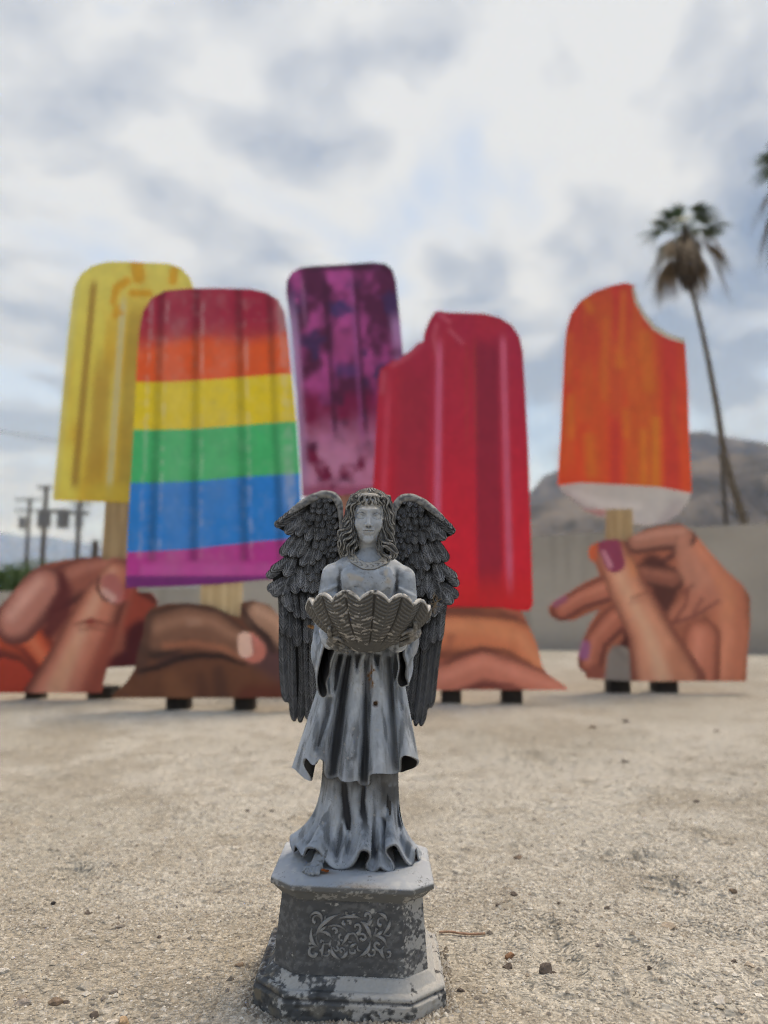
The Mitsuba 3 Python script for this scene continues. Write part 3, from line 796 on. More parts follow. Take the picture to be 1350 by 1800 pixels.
Po.stroke(C((1180, 360), (1210, 420), (1200, 480)), [10, 12, 10], (198, 130, 96), 10, 0.6)
Po.stroke(C((1000, 510), (1080, 485), (1170, 430)), [3, 4, 2], (122, 66, 58), 4, 0.8)
Po.stroke(C((1040, 400), (1075, 370)), [3, 3], (120, 66, 58), 4, 0.7)
Po.stroke(C((1080, 470), (1110, 420)), [3, 3], (128, 70, 62), 4, 0.7)
Po.stroke(C((840, 500), (845, 570), (820, 600)), [12, 10, 8], (78, 34, 30), 5)
Po.stroke(C((810, 640), (805, 720)), [22, 24], (140, 132, 124), 4)
Po.stroke(C((790, 600), (830, 640)), [5, 5], (120, 112, 106), 5, 0.7)
Po.limb(C((596, 466), (670, 420), (760, 386), (800, 380)), [17, 18, 22, 24], (118, 62, 54), (168, 104, 84), (184, 122, 100), (0, -5))
Po.stroke(C((575, 440), (605, 420)), [6, 6], (160, 98, 124), 3, 0.9)
Po.limb(C((702, 660), (722, 575), (790, 500), (820, 480)), [20, 20, 23, 24], (116, 60, 52), (164, 98, 78), (180, 116, 94), (-3, -4))
Po.stroke(C((684, 590), (678, 625)), [8, 9], (160, 100, 140), 3)
Po.stroke(C((722, 690),), [14], (150, 86, 70), 4)
Po.stroke(C((712, 250),), [15], (196, 96, 60), 5)
Po.limb(C((786, 262), (840, 390), (920, 540), (985, 730)), [29, 35, 40, 66], (146, 84, 68), (196, 136, 108), (212, 156, 128), (-5, -3))
Po.stroke(C((1010, 620), (1040, 730)), [14, 22], (172, 108, 82), 14, 0.6)
Po.stroke(C((850, 420), (890, 405), (915, 395)), [2, 3, 2], (150, 92, 74), 3, 0.8)
Po.stroke(C((840, 440), (900, 425)), [2, 2], (162, 102, 84), 3, 0.6)
Po.stroke(C((772, 232), (790, 288)), [20, 18], (142, 62, 88), 2.5)
Po.stroke(C((750, 250), (775, 300)), [3, 4], (206, 150, 166), 3, 0.85)
Po.stroke(C((845, 280), (860, 330)), [5, 7], (212, 140, 92), 6, 0.5)
paintmat('paint_hand_nails', Po.tex())
panel('hand', C((757, 207), (790, 204), (832, 212), (858, 190), (905, 165), (962, 150), (1030, 145), (1080, 178), (1130, 240), (1200, 320), (1258, 370), (1284, 415), (1285, 520), (1276, 620), (1271, 722), (850, 722), (760, 716), (690, 712), (684, 692), (660, 672), (658, 630), (676, 570), (702, 512), (738, 458), (700, 472), (640, 500), (590, 502), (558, 484), (548, 455), (570, 430), (620, 400), (682, 360), (738, 336), (722, 292), (702, 276), (695, 250), (702, 228), (726, 214)), YO - 0.03, 0.025, 'paint_hand_nails', s, 0.004, 'painted hand with purple nails pinching a short stick')
posts(s, [(1075, 1111), (1157, 1195)], 1208, 1220, YO, 0.75)

# ------------------------------------------------------------------ the angel statue (modelled upright, then leaned 2.2 degrees)
TILT = math.radians(2.2)
LEAN = T().rotate([0, 1, 0], 2.2)
scene['patina'] = {'type': 'twosided', 'nested': {'type': 'principled', 'base_color': {'type': 'mesh_attribute', 'name': 'vertex_color'}, 'roughness': 0.62, 'specular': 0.35}}


def sl(px, py, y):
    p = at(px, py, y)
    c, s_ = math.cos(TILT), math.sin(TILT)
    return np.array([p[0] * c - p[2] * s_, y, p[0] * s_ + p[2] * c])


def fb(v, scale, octaves=3, seed=0, stretch=(1, 1, 1)):
    return meshkit.fbm(np.asarray(v) * scale * np.array(stretch), octaves, seed)


def ss(a, b, x):
    t = np.clip((x - a) / (b - a), 0, 1)
    return t * t * (3 - 2 * t)


def mixc(c, d, m):
    m = np.clip(m, 0, 1)[..., None]
    return c * (1 - m) + np.asarray(d, float) * m


def const(v, c):
    return np.tile(np.asarray(c, float), (len(v), 1))


angel = thing('angel_statue', 'weathered grey painted angel statue holding a scalloped shell bowl on its pedestal', 'statue')


def part(name, v, f, col, parent=None):
    return put(name, (np.asarray(v), np.asarray(f)), 'patina', parent or angel, smooth=True, color=np.clip(col, 0.004, 0.9), to_world=LEAN)


ROBE = np.array([0.335, 0.378, 0.435])
ROBE_PALE = np.array([0.47, 0.515, 0.57])
BLACK = np.array([0.012, 0.014, 0.020])


class Field:
    """a signed distance grid with smooth unions"""

    def __init__(self, lo, hi, h):
        self.lo, self.h = np.array(lo, float), h
        self.n = np.ceil((np.array(hi) - self.lo) / h).astype(int) + 1
        self.F = np.full(self.n, 0.02, np.float32)

    def block(self, lo, hi):
        a = np.clip(np.floor((lo - self.lo) / self.h).astype(int), 0, self.n - 1)
        b = np.clip(np.ceil((hi - self.lo) / self.h).astype(int) + 1, 1, self.n)
        g = [self.lo[i] + self.h * np.arange(a[i], b[i]) for i in range(3)]
        sl_ = tuple(slice(a[i], b[i]) for i in range(3))
        return sl_, (g[0][:, None, None], g[1][None, :, None], g[2][None, None, :])

    def join(self, sl_, d, k, cut=False):
        a = self.F[sl_]
        d = d.astype(np.float32)
        if cut:
            d = -d
            h = np.clip(0.5 - 0.5 * (a - d) / k, 0, 1)
            self.F[sl_] = a + (d - a) * h + k * h * (1 - h)
        else:
            h = np.clip(0.5 + 0.5 * (d - a) / k, 0, 1)
            self.F[sl_] = d + (a - d) * h - k * h * (1 - h)

    def ell(self, c, r, k=0.004, cut=False, rot=None):
        c, r = np.asarray(c, float), np.asarray(r, float)
        m = r.max() + 0.012 + k
        s_, (x, y, z) = self.block(c - m, c + m)
        x, y, z = x - c[0], y - c[1], z - c[2]
        if rot is not None:
            R = trimesh.transformations.euler_matrix(*np.radians(rot))[:3, :3].T
            x, y, z = [R[i, 0] * x + R[i, 1] * y + R[i, 2] * z for i in range(3)]
        k0 = np.sqrt((x / r[0]) ** 2 + (y / r[1]) ** 2 + (z / r[2]) ** 2) + 1e-9
        k1 = np.sqrt((x / r[0] ** 2) ** 2 + (y / r[1] ** 2) ** 2 + (z / r[2] ** 2) ** 2) + 1e-9
        self.join(s_, k0 * (k0 - 1) / k1, k, cut)

    def chain(self, pts, radii, k=0.003, cut=False):
        p = np.asarray(pts, float)
        r = np.broadcast_to(np.asarray(radii, float), (len(p),))
        m = r.max() + 0.006 + k
        s_, (x, y, z) = self.block(p.min(0) - m, p.max(0) + m)
        out = np.full(np.broadcast_shapes(x.shape, y.shape, z.shape), 0.02, np.float32)
        for a, b, ra, rb in zip(p[:-1], p[1:], r[:-1], r[1:]):
            mm = max(ra, rb) + 0.006 + k
            lo, hi = np.minimum(a, b) - mm, np.maximum(a, b) + mm
            ii = [slice(*np.searchsorted(g.ravel(), (l, h))) for g, l, h in zip((x, y, z), lo, hi)]
            xs, ys, zs = x[ii[0]].astype(np.float32), y[:, ii[1]].astype(np.float32), z[:, :, ii[2]].astype(np.float32)
            if not (xs.size and ys.size and zs.size):
                continue
            d = b - a
            dx, dy, dz = xs - a[0], ys - a[1], zs - a[2]
            t = np.clip((dx * d[0] + dy * d[1] + dz * d[2]) / (d @ d + 1e-12), 0, 1)
            q = np.sqrt((dx - t * d[0]) ** 2 + (dy - t * d[1]) ** 2 + (dz - t * d[2]) ** 2) - (ra + (rb - ra) * t)
            sub = out[ii[0], ii[1], ii[2]]
            np.minimum(sub, q, out=sub)
        self.join(s_, out, k, cut)

    def mesh(self):
        """surface nets"""
        F, n = self.F, self.n
        F = np.pad(F, 1, constant_values=0.02)
        n = np.array(F.shape)
        S = F < 0
        c = np.zeros(n - 1, np.int8)
        for i in (0, 1):
            for j in (0, 1):
                for k in (0, 1):
                    c += S[i:n[0] - 1 + i, j:n[1] - 1 + j, k:n[2] - 1 + k]
        ix = np.argwhere((c > 0) & (c < 8))
        idx = np.full(n - 1, -1, np.int64)
        idx[tuple(ix.T)] = np.arange(len(ix))
        acc, cnt = np.zeros((len(ix), 3)), np.zeros(len(ix))
        cor = [(i, j, k) for i in (0, 1) for j in (0, 1) for k in (0, 1)]
        val = {q: F[ix[:, 0] + q[0], ix[:, 1] + q[1], ix[:, 2] + q[2]].astype(float) for q in cor}
        for q in cor:
            for ax in range(3):
                if q[ax] == 0:
                    r = list(q); r[ax] = 1; r = tuple(r)
                    a, b = val[q], val[r]
                    m = (a < 0) != (b < 0)
                    t = np.where(m, a / np.where(m, a - b, 1), 0)
                    p = np.tile(np.array(q, float), (len(ix), 1))
                    p[:, ax] += t
                    acc[m] += p[m]
                    cnt[m] += 1
        v = self.lo - self.h + (ix + acc / cnt[:, None]) * self.h
        faces = []
        for ax in range(3):
            u, w = (ax + 1) % 3, (ax + 2) % 3
            a, b = [slice(None)] * 3, [slice(None)] * 3
            a[ax], b[ax] = slice(0, -1), slice(1, None)
            A, B = S[tuple(a)], S[tuple(b)]
            e = np.argwhere(A != B)
            e = e[(e[:, u] > 0) & (e[:, w] > 0) & (e[:, u] < n[u] - 1) & (e[:, w] < n[w] - 1)]
            flip = A[tuple(e.T)]
            du, dw = np.zeros(3, int), np.zeros(3, int)
            du[u] = 1; dw[w] = 1
            q = [idx[tuple((e - x).T)] for x in (du + dw, dw, 0 * du, du)]
            q = np.stack(q, 1)
            q = np.where(flip[:, None], q, q[:, ::-1])
            faces.append(q)
        f = np.vstack(faces)
        return v, np.vstack([f[:, [0, 1, 2]], f[:, [0, 2, 3]]])

    def project(self, p, off=0.0, it=6):
        from scipy.ndimage import map_coordinates
        p = np.array(p, float)
        G = lambda q: map_coordinates(self.F, ((q - self.lo) / self.h).T, order=1, mode='nearest')
        for _ in range(it):
            d = G(p)
            e = self.h
            g = np.stack([G(p + np.eye(3)[i] * e) - G(p - np.eye(3)[i] * e) for i in range(3)], 1)
            g /= np.linalg.norm(g, axis=1, keepdims=True) + 1e-9
            p -= g * (d - off)[:, None]
        return p, g


def normals(v, f):
    n = np.zeros_like(v)
    c = np.cross(v[f[:, 1]] - v[f[:, 0]], v[f[:, 2]] - v[f[:, 0]])
    for k in range(3):
        np.add.at(n, f[:, k], c)
    return n / (np.linalg.norm(n, axis=1, keepdims=True) + 1e-12)


def shell(G, th, colo, coli):
    """a closed-round cloth sheet G (nt, ns, 3), given thickness, its rim at the last s"""
    nt, ns = G.shape[:2]
    v = G.reshape(-1, 3)
    f = grid_faces(nt, ns, True)
    nv = normals(v, f)
    cen = G.mean((0, 1))
    if (nv * (v - cen)).sum(1).mean() < 0:
        f = f[:, ::-1]
        nv = -nv
    inner = v - nv * th
    V = np.vstack([v, inner])
    k = np.arange(nt)
    o = k * ns + ns - 1
    o2 = ((k + 1) % nt) * ns + ns - 1
    N = len(v)
    rim = np.vstack([np.stack([o, o2, o2 + N], 1), np.stack([o, o2 + N, o + N], 1)])
    t0 = trimesh.Trimesh(V, np.vstack([f, f[:, ::-1] + N, rim]), process=False)
    return V, t0.faces, np.vstack([colo, coli])


def circ_smooth(a, sig):
    from scipy.ndimage import gaussian_filter1d
    return gaussian_filter1d(a, sig, axis=0, mode='wrap')


# --- pedestal
def octa(h, f, n=26, m=16):
    c = [(-f, -h), (f, -h), (h, -f), (h, f), (f, h), (-f, h), (-h, f), (-h, -f)]
    out = []
    for i in range(8):
        a, b = np.array(c[i]), np.array(c[(i + 1) % 8])
        k = n * 4 if i % 2 == 0 else m * 4
        t = np.arange(k) / k
        out.append(a + (b - a) * t[:, None])
    return np.vstack(out)


def loft(secs, step=0.0017, worn=0.0006, seed=1, cap_top=False):
    rows = []
    for (z0, h0, f0), (z1, h1, f1) in zip(secs[:-1], secs[1:]):
        n = max(1, int(round(max(abs(z1 - z0), abs(h1 - h0)) / step)))
        for t in np.arange(n) / n:
            rows.append((z0 + (z1 - z0) * t, h0 + (h1 - h0) * t, f0 + (f1 - f0) * t))
    rows.append(secs[-1])
    if cap_top:
        z, h, f = secs[-1]
        for t in np.linspace(0.98, 0.02, 60):
            rows.append((z, h * t, f * t))
    G = np.stack([np.column_stack([octa(h * 0.940, f * 0.985) + [0.0075 - 0.02 * z, 0], np.full(len(octa(h, f)), z)]) for z, h, f in rows], 1)
    nt, ns = G.shape[:2]
    v = G.reshape(-1, 3)
    f = grid_faces(nt, ns, True)
    n = normals(v, f)
    v = v + n * (worn * 2 * (fb(v, 55, 3, seed) - 0.5) + worn * 1.3 * (fb(v, 260, 2, seed + 1) - 0.5))[:, None]
    return v, f


zB = [sl(607, y, yy)[2] for y, yy in ((1764, -0.166), (1718, -0.137), (1582, -0.126), (1571, -0.143), (1562, -0.145), (1541, -0.118))]
zg, zp0, zp1, zc0, zc1, zc2 = zB
base_secs = [(-0.03, 0.176, 0.109), (zg - 0.004, 0.177, 0.109), (zg - 0.001, 0.1735, 0.1065), (zg + 0.002, 0.1725, 0.106), (zg + 0.004, 0.174, 0.107), (zg + 0.008, 0.1735, 0.1065), (zg + 0.012, 0.168, 0.104),
             (zp0 - 0.016, 0.160, 0.101), (zp0 - 0.008, 0.1535, 0.0985), (zp0, 0.1475, 0.0965), (zp0 + 0.001, 0.1440, 0.0955)]
bv, bf = loft(base_secs, seed=3, worn=0.0009)
n1 = fb(bv, 46, 5, 5)
n2 = fb(bv, 170, 3, 6)
col = const(bv, (0.075, 0.082, 0.088))
col = mixc(col, (0.045, 0.048, 0.05), ss(0.45, 0.75, fb(bv, 90, 3, 9)))
side = 0.15 * ss(-0.07, 0.10, bv[:, 0]) + 0.075 * ss(zg, zg + 0.02, bv[:, 2])
chip = ss(0.565, 0.585, n1 * 0.62 + n2 * 0.38 + 1.25 * side - 0.055)
col = mixc(col, (0.20, 0.205, 0.205), 0.75 * ss(0.515, 0.57, n1 * 0.62 + n2 * 0.38 + 1.25 * side - 0.055))
col = mixc(col, (0.42, 0.425, 0.415), chip * 0.85)
col = col * (0.88 + 0.24 * fb(bv, 380, 2, 77))[:, None]
col = mixc(col, (0.20, 0.185, 0.15), 0.6 * ss(0.5, 0.7, fb(bv, 50, 3, 21)) * ss(zg, zg - 0.01, bv[:, 2]))
col = mixc(col, (0.19, 0.165, 0.12), 0.7 * ss(0.52, 0.66, fb(bv, 60, 3, 33)) * ss(-0.08, -0.14, bv[:, 0]))
col = mixc(col, (0.03, 0.034, 0.042), 0.8 * np.exp(-((bv[:, 2] - zg - 0.0005) / 0.0022) ** 2))
ped = part('pedestal', bv, bf, col)
plinth_secs = [(zp0 - 0.006, 0.1440, 0.0955), (zp0 + 0.004, 0.1435, 0.0950), (zp1, 0.1325, 0.0890), (zp1 + 0.006, 0.1315, 0.0885)]
pv, pf = loft(plinth_secs, seed=11, worn=0.0005)
n1, n2 = fb(pv, 48, 4, 15), fb(pv, 210, 3, 16)
col = const(pv, (0.070, 0.075, 0.081))
col = mixc(col, (0.135, 0.142, 0.149), ss(0.42, 0.7, fb(pv, 120, 3, 18)) * 0.8)
col = mixc(col, (0.05, 0.055, 0.06), ss(0.5, 0.75, fb(pv, 16, 2, 25)) * 0.7)
right = ss(0.084, 0.106, pv[:, 0] + 0.030 * (n2 - 0.5)) * ss(0.05, -0.05, pv[:, 1])
chip = ss(0.52, 0.545, n1 * 0.55 + n2 * 0.45 + 0.25 * right - 0.205)
top = ss(zp1 - 0.026, zp1 - 0.010, pv[:, 2]) * ss(0.06, 0.0, np.abs(pv[:, 0] - 0.018))
chip = np.maximum(chip, ss(0.53, 0.545, n1 * 0.4 + fb(pv, 95, 3, 44) * 0.6 + 0.125 * top - 0.155))
col = mixc(col, (0.165, 0.17, 0.172), 0.7 * ss(0.46, 0.52, n1 * 0.55 + n2 * 0.45 + 0.25 * right - 0.205))
col = mixc(col, (0.38, 0.385, 0.375), chip * 0.85)
col = col * (0.88 + 0.24 * fb(pv, 400, 2, 78))[:, None]
col = mixc(col, (0.20, 0.205, 0.205), 0.6 * ss(0.74, 0.78, fb(pv, 330, 2, 51)))
part('plinth', pv, pf, col, ped)
cap_secs = [(zp1 - 0.002, 0.1345, 0.0900), (zp1 + 0.003, 0.1385, 0.0940), (zc0 - 0.003, 0.1475, 0.1010), (zc0, 0.1515, 0.1050), (zc0 + 0.002, 0.1528, 0.1062), (zc1, 0.1530, 0.1064), (zc1 + 0.002, 0.1518, 0.1055), (zc2, 0.1250, 0.0880), (zc2 + 0.001, 0.121, 0.086)]
cv, cf = loft(cap_secs, seed=21, worn=0.0009, cap_top=True)
n1, n2 = fb(cv, 60, 4, 25), fb(cv, 230, 3, 26)
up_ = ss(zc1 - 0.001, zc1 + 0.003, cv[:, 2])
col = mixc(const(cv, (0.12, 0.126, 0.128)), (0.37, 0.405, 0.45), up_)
col = mixc(col, (0.47, 0.495, 0.51), 0.7 * ss(0.5, 0.7, n1) * up_)
crack = np.abs(fb(cv, 85, 3, 61) - 0.5)
col = mixc(col, (0.07, 0.07, 0.07), 0.8 * ss(0.012, 0.004, crack) * ss(0.5, 0.62, fb(cv, 30, 2, 63)))
bx = np.exp(-((cv[:, 0] - 0.012) / 0.045) ** 2) * ss(-0.125, -0.145, cv[:, 1]) * up_
col = mixc(col, (0.36, 0.31, 0.25), 0.85 * bx * ss(0.42, 0.5, n1))
col = mixc(col, (0.10, 0.085, 0.07), 0.8 * bx * ss(0.035, 0.012, np.abs(fb(cv, 190, 2, 71) - 0.5)))
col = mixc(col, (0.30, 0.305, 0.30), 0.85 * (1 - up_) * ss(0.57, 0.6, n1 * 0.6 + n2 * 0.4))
ft = sl(566, 1528, -0.1)
rust = np.exp(-(((cv[:, 0] - ft[0]) / 0.022) ** 2 + ((cv[:, 1] + 0.105) / 0.010) ** 2)) * up_
col = mixc(col, (0.20, 0.125, 0.05), 0.75 * rust)
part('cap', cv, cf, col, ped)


# scrollwork relief on the front of the plinth
def face_y(z):
    return -0.940 * (0.1435 + (0.1325 - 0.1435) * (z - zp0) / (zp1 - zp0))


def scroll(pts, w0, w1, w2):
    px = np.array([(520 + x / 6.43, 1570 + y / 6.43) for x, y in pts])
    p = np.array([sl(x, y, -0.130) for x, y in px])
    q = spline(p, max(10, 5 * len(pts)))
    q[:, 1] = face_y(q[:, 2])
    u = np.linspace(0, 1, len(q))
    w0, w1, w2 = max(w0, 11), min(w1, 16 + 0.48 * (w1 - 16)) if w1 > 16 else w1, max(w2, 7)
    r = np.where(u < 0.5, w0 + (w1 - w0) * ss(0, .5, u), w1 + (w2 - w1) * ss(.5, 1, u)) / 6.43 * 0.00098
    t = np.gradient(q, axis=0)
    t /= np.linalg.norm(t, axis=1, keepdims=True)
    sd = np.stack([-t[:, 2], 0 * t[:, 0], t[:, 0]], 1)
    ang = np.linspace(0, np.pi, 9)
    prof_x, prof_y = np.cos(ang), np.sin(ang) * (1 - 0.30 * np.exp(-((ang - np.pi / 2) / 0.35) ** 2))
    depth = np.minimum(r * 1.7, 0.0062) + 0.0008
    G = q[:, None] + sd[:, None] * (r[:, None] * prof_x)[..., None] - np.array([0, 1, 0]) * (depth[:, None] * prof_y - 0.0006)[..., None]
    G = np.concatenate([q[None, :1].repeat(9, 1).reshape(1, 9, 3), G, q[None, -1:].repeat(9, 1).reshape(1, 9, 3)], 0)
    f = grid_faces(len(G), 9)
    v = G.reshape(-1, 3)
    if (normals(v, f)[:, 1]).mean() > 0:
        f = f[:, ::-1]
    return v, f


SCROLLS = [
    ([(225, 480), (270, 390), (340, 320), (420, 270), (515, 240)], 10, 34, 4), ([(340, 330), (330, 275), (350, 255)], 14, 12, 5),
    ([(290, 330), (285, 260), (240, 225), (185, 240), (145, 295)], 12, 22, 6), ([(285, 290), (255, 262), (210, 265), (195, 310), (220, 335)], 8, 12, 20),
    ([(490, 290), (580, 268), (680, 272), (760, 300)], 8, 22, 6), ([(600, 255), (570, 240), (575, 215)], 8, 14, 16), ([(630, 255), (680, 240)], 14, 18, 8),
    ([(735, 325), (790, 370), (830, 440), (862, 545)], 10, 34, 4), ([(760, 330), (820, 350), (850, 320), (885, 285)], 8, 26, 6), ([(810, 330), (840, 290), (835, 245), (795, 235), (785, 270)], 10, 16, 18), ([(830, 345), (838, 380)], 18, 16, 6),
    ([(840, 540), (830, 600), (790, 660), (690, 720)], 10, 30, 6), ([(800, 650), (830, 690), (850, 725)], 8, 18, 5), ([(830, 690), (880, 690), (890, 640), (860, 635)], 10, 14, 18),
    ([(870, 475), (950, 490), (1000, 530), (1035, 610)], 8, 24, 8), ([(900, 475), (950, 450), (990, 415)], 8, 24, 6), ([(890, 470), (905, 420), (915, 395)], 6, 12, 22),
    ([(985, 470), (1030, 410), (1060, 350), (1065, 285)], 8, 28, 5), ([(1030, 320), (1000, 260), (915, 230)], 8, 26, 5), ([(1000, 290), (945, 290), (930, 340), (965, 370)], 8, 14, 24), ([(1000, 470), (1050, 480), (1075, 455)], 8, 12, 14),
    ([(1000, 590), (950, 640), (900, 610), (890, 580), (920, 555), (945, 580)], 10, 18, 16), ([(985, 610), (970, 670), (1020, 745)], 8, 26, 6), ([(1020, 720), (1065, 700), (1060, 655), (1035, 660)], 8, 14, 16), ([(940, 660), (960, 650)], 14, 18, 10),
    ([(180, 395), (172, 480), (200, 560), (265, 610)], 8, 30, 8), ([(225, 600), (165, 615), (160, 680), (215, 695), (235, 660)], 8, 22, 22), ([(165, 610), (145, 585)], 10, 12, 5),
    ([(230, 490), (245, 560), (275, 610)], 8, 10, 8), ([(270, 440), (330, 440), (385, 475), (415, 515)], 8, 20, 6), ([(240, 450), (310, 400), (355, 365)], 6, 20, 5),
    ([(365, 378), (440, 365), (520, 385), (580, 445)], 8, 14, 6), ([(410, 410), (440, 395), (465, 430), (440, 445)], 14, 16, 16), ([(320, 560), (300, 640), (300, 735)], 14, 22, 5), ([(300, 620), (265, 650)], 14, 20, 10), ([(285, 555), (290, 530), (320, 545)], 14, 14, 12),
    ([(310, 690), (360, 695), (385, 650), (365, 640)], 8, 14, 20), ([(330, 570), (380, 560), (400, 500)], 8, 12, 6), ([(400, 520), (385, 580), (380, 610)], 8, 18, 6), ([(400, 590), (420, 670), (515, 750)], 10, 28, 6), ([(420, 600), (450, 640), (480, 630), (460, 590)], 8, 14, 14), ([(460, 590), (490, 560), (470, 535)], 10, 16, 14),
    ([(510, 725), (560, 690), (590, 630)], 8, 28, 6), ([(545, 680), (550, 630), (515, 615), (500, 640), (525, 655)], 8, 12, 16), ([(520, 580), (560, 520), (600, 460), (640, 455)], 6, 26, 6), ([(500, 530), (490, 480), (515, 460)], 10, 16, 16), ([(505, 525), (540, 535)], 14, 14, 8),
    ([(590, 520), (600, 470), (660, 455), (690, 500), (705, 560), (690, 580)], 8, 14, 6), ([(690, 570), (640, 585), (600, 620)], 8, 22, 5), ([(690, 460), (725, 420), (715, 360), (670, 365), (675, 390)], 22, 16, 14), ([(700, 470), (760, 460), (790, 500), (755, 525), (730, 500)], 14, 16, 18), ([(610, 620), (620, 665), (670, 660), (665, 630)], 8, 16, 14),
    ([(700, 590), (700, 630), (760, 650)], 8, 14, 6), ([(540, 310), (530, 345), (560, 350)], 14, 18, 18), ([(575, 315), (615, 320), (610, 350)], 14, 18, 20), ([(590, 540), (620, 550), (640, 540)], 8, 12, 8),
]
parts_ = [scroll(*s_) for s_ in SCROLLS]
off, V, Fs = 0, [], []
for v, f in parts_:
    V.append(v); Fs.append(f + off); off += len(v)
V, Fs = np.vstack(V), np.vstack(Fs)
rel = -V[:, 1] - 0.940 * (0.1435 + (0.1325 - 0.1435) * (V[:, 2] - zp0) / (zp1 - zp0))
col = mixc(const(V, (0.05, 0.054, 0.058)), (0.28, 0.29, 0.297), ss(0.0006, 0.0040, rel))
col = mixc(col, (0.21, 0.215, 0.215), 0.5 * ss(0.5, 0.7, fb(V, 160, 3, 5)))
part('scroll_relief', V, Fs, col, ped)


# --- skirts
def hem_curve(ctrl, back, n):
    """ctrl rows: (angle, px, py, y) over the front; back rows: (angle, x, y, z)"""
    rows = [(a, *sl(px, py, y)) for a, px, py, y in ctrl] + list(back)
    rows = np.array(rows, float)
    from scipy.interpolate import PchipInterpolator, CubicSpline
    p = np.vstack([rows, rows[:1] + [360, 0, 0, 0]])
    s_ = np.r_[0, np.cumsum(np.linalg.norm(np.diff(p[:, 1:], axis=0), axis=1) ** 0.6)]
    t = np.linspace(0, s_[-1], n, endpoint=False)
    xyz = CubicSpline(s_, p[:, 1:], bc_type='periodic')(t)
    return np.radians(PchipInterpolator(s_, p[:, 0])(t)), xyz


def skirt(ctrl, back, top, pw, pf, pm, n, m, sig, sway=0.0):
    cx, cy, zt, rx, ry = top
    ang, hem = hem_curve(ctrl, back, n)
    hs = circ_smooth(hem, sig)
    det = hem - hs
    ring = np.stack([cx + rx * np.sin(ang), cy - ry * np.cos(ang), np.full(n, zt)], 1)
    s_ = np.linspace(0, 1, m) ** 0.9
    G = np.empty((n, m, 3))
    for j, u in enumerate(s_):
        G[:, j, :2] = ring[:, :2] + (hs[:, :2] - ring[:, :2]) * u ** pw + det[:, :2] * (pm * u ** 0.8 + (1 - pm) * u ** pf)
        G[:, j, 2] = zt + (hem[:, 2] - zt) * u
        G[:, j, 0] += sway * np.sin(u * 3.0) * (1 - u)
    rad = np.stack([np.sin(ang), -np.cos(ang)], 1)
    dr_ = (det[:, :2] * rad).sum(1)
    return G, ang, s_, dr_


def skirt_colors(G, dr_, s_, seed, lo=-0.001, hi=-0.007, fold_dark=0.6):
    n, m = G.shape[:2]
    v = G.reshape(-1, 3)
    nz = fb(v, 70, 4, seed, (1, 1, 0.25))
    val = np.repeat(dr_[:, None], m, 1) * (0.55 + 0.45 * s_[None])
    val = val.reshape(-1) + 0.006 * (nz - 0.5)
    col = mixc(const(v, ROBE), ROBE_PALE, 0.9 * ss(0.45, 0.7, fb(v, 45, 4, seed + 1, (1, 1, 0.4))))
    col = mixc(col, ROBE * 0.40, 0.85 * ss(0.48, 0.70, fb(v, 60, 4, seed + 2, (1.3, 1.3, 0.22))))
    col = mixc(col, BLACK, fold_dark * ss(lo, hi, val))  # blacker with depth in the fold valleys, ragged by noise
    crack = np.abs(fb(v, 130, 2, seed + 3) - 0.5)
    col = mixc(col, (0.05, 0.055, 0.06), 0.7 * ss(0.010, 0.003, crack) * ss(0.52, 0.6, fb(v, 28, 2, seed + 4)))
    col = col * (0.86 + 0.28 * fb(v, 210, 3, seed + 8, (1.6, 1.6, 0.22)))[:, None] * (0.93 + 0.14 * fb(v, 420, 2, seed + 9))[:, None]
    chip = ss(0.735, 0.745, fb(v, 140, 3, seed + 6))
    return mixc(col, (0.38, 0.38, 0.37), 0.7 * chip)


def front_weight(G):
    n = normals(G.reshape(-1, 3), grid_faces(G.shape[0], G.shape[1], True))
    v = G.reshape(-1, 3)
    c = v.mean(0)
    if (n * (v - c)).sum() < 0:
        n = -n
    w = ss(0.42, 0.85, -n[:, 1]).reshape(G.shape[:2])
    from scipy.ndimage import gaussian_filter
    return gaussian_filter(w, (6, 4), mode=('wrap', 'nearest')).reshape(-1)


def streak(co, v, pts, w, y, alpha=0.92, seed=1, colr=BLACK, ragged=0.9):
    """a dark streak drawn down a fold: its own path and width"""
    p = np.array([sl(a, b, y)[[0, 2]] for a, b in pts])
    p = p[np.argsort(p[:, 1])]
    ww = np.array(w, float)[::-1] * 0.00108
    xc = np.interp(v[:, 2], p[:, 1], p[:, 0])
    wd_ = np.interp(v[:, 2], p[:, 1], ww, left=ww[0] * 0.3, right=0)
    inz = ss(p[0, 1] - 0.006, p[0, 1] + 0.002, v[:, 2]) * ss(p[-1, 1] + 0.006, p[-1, 1] - 0.006, v[:, 2])
    nz = fb(v, 130, 3, seed, (1.4, 1, 0.16)) - 0.5
    dd = np.abs(v[:, 0] - xc) / (wd_ + 1e-6) + ragged * nz * 1.6
    m = (v[:, 1] < 0.01) * inz * face_w
    co = mixc(co, ROBE * 0.30, 0.85 * alpha * m * ss(2.6, 1.0, dd))
    return mixc(co, colr, min(1, 1.06 * alpha) * m * ss(1.6, 0.7, dd))


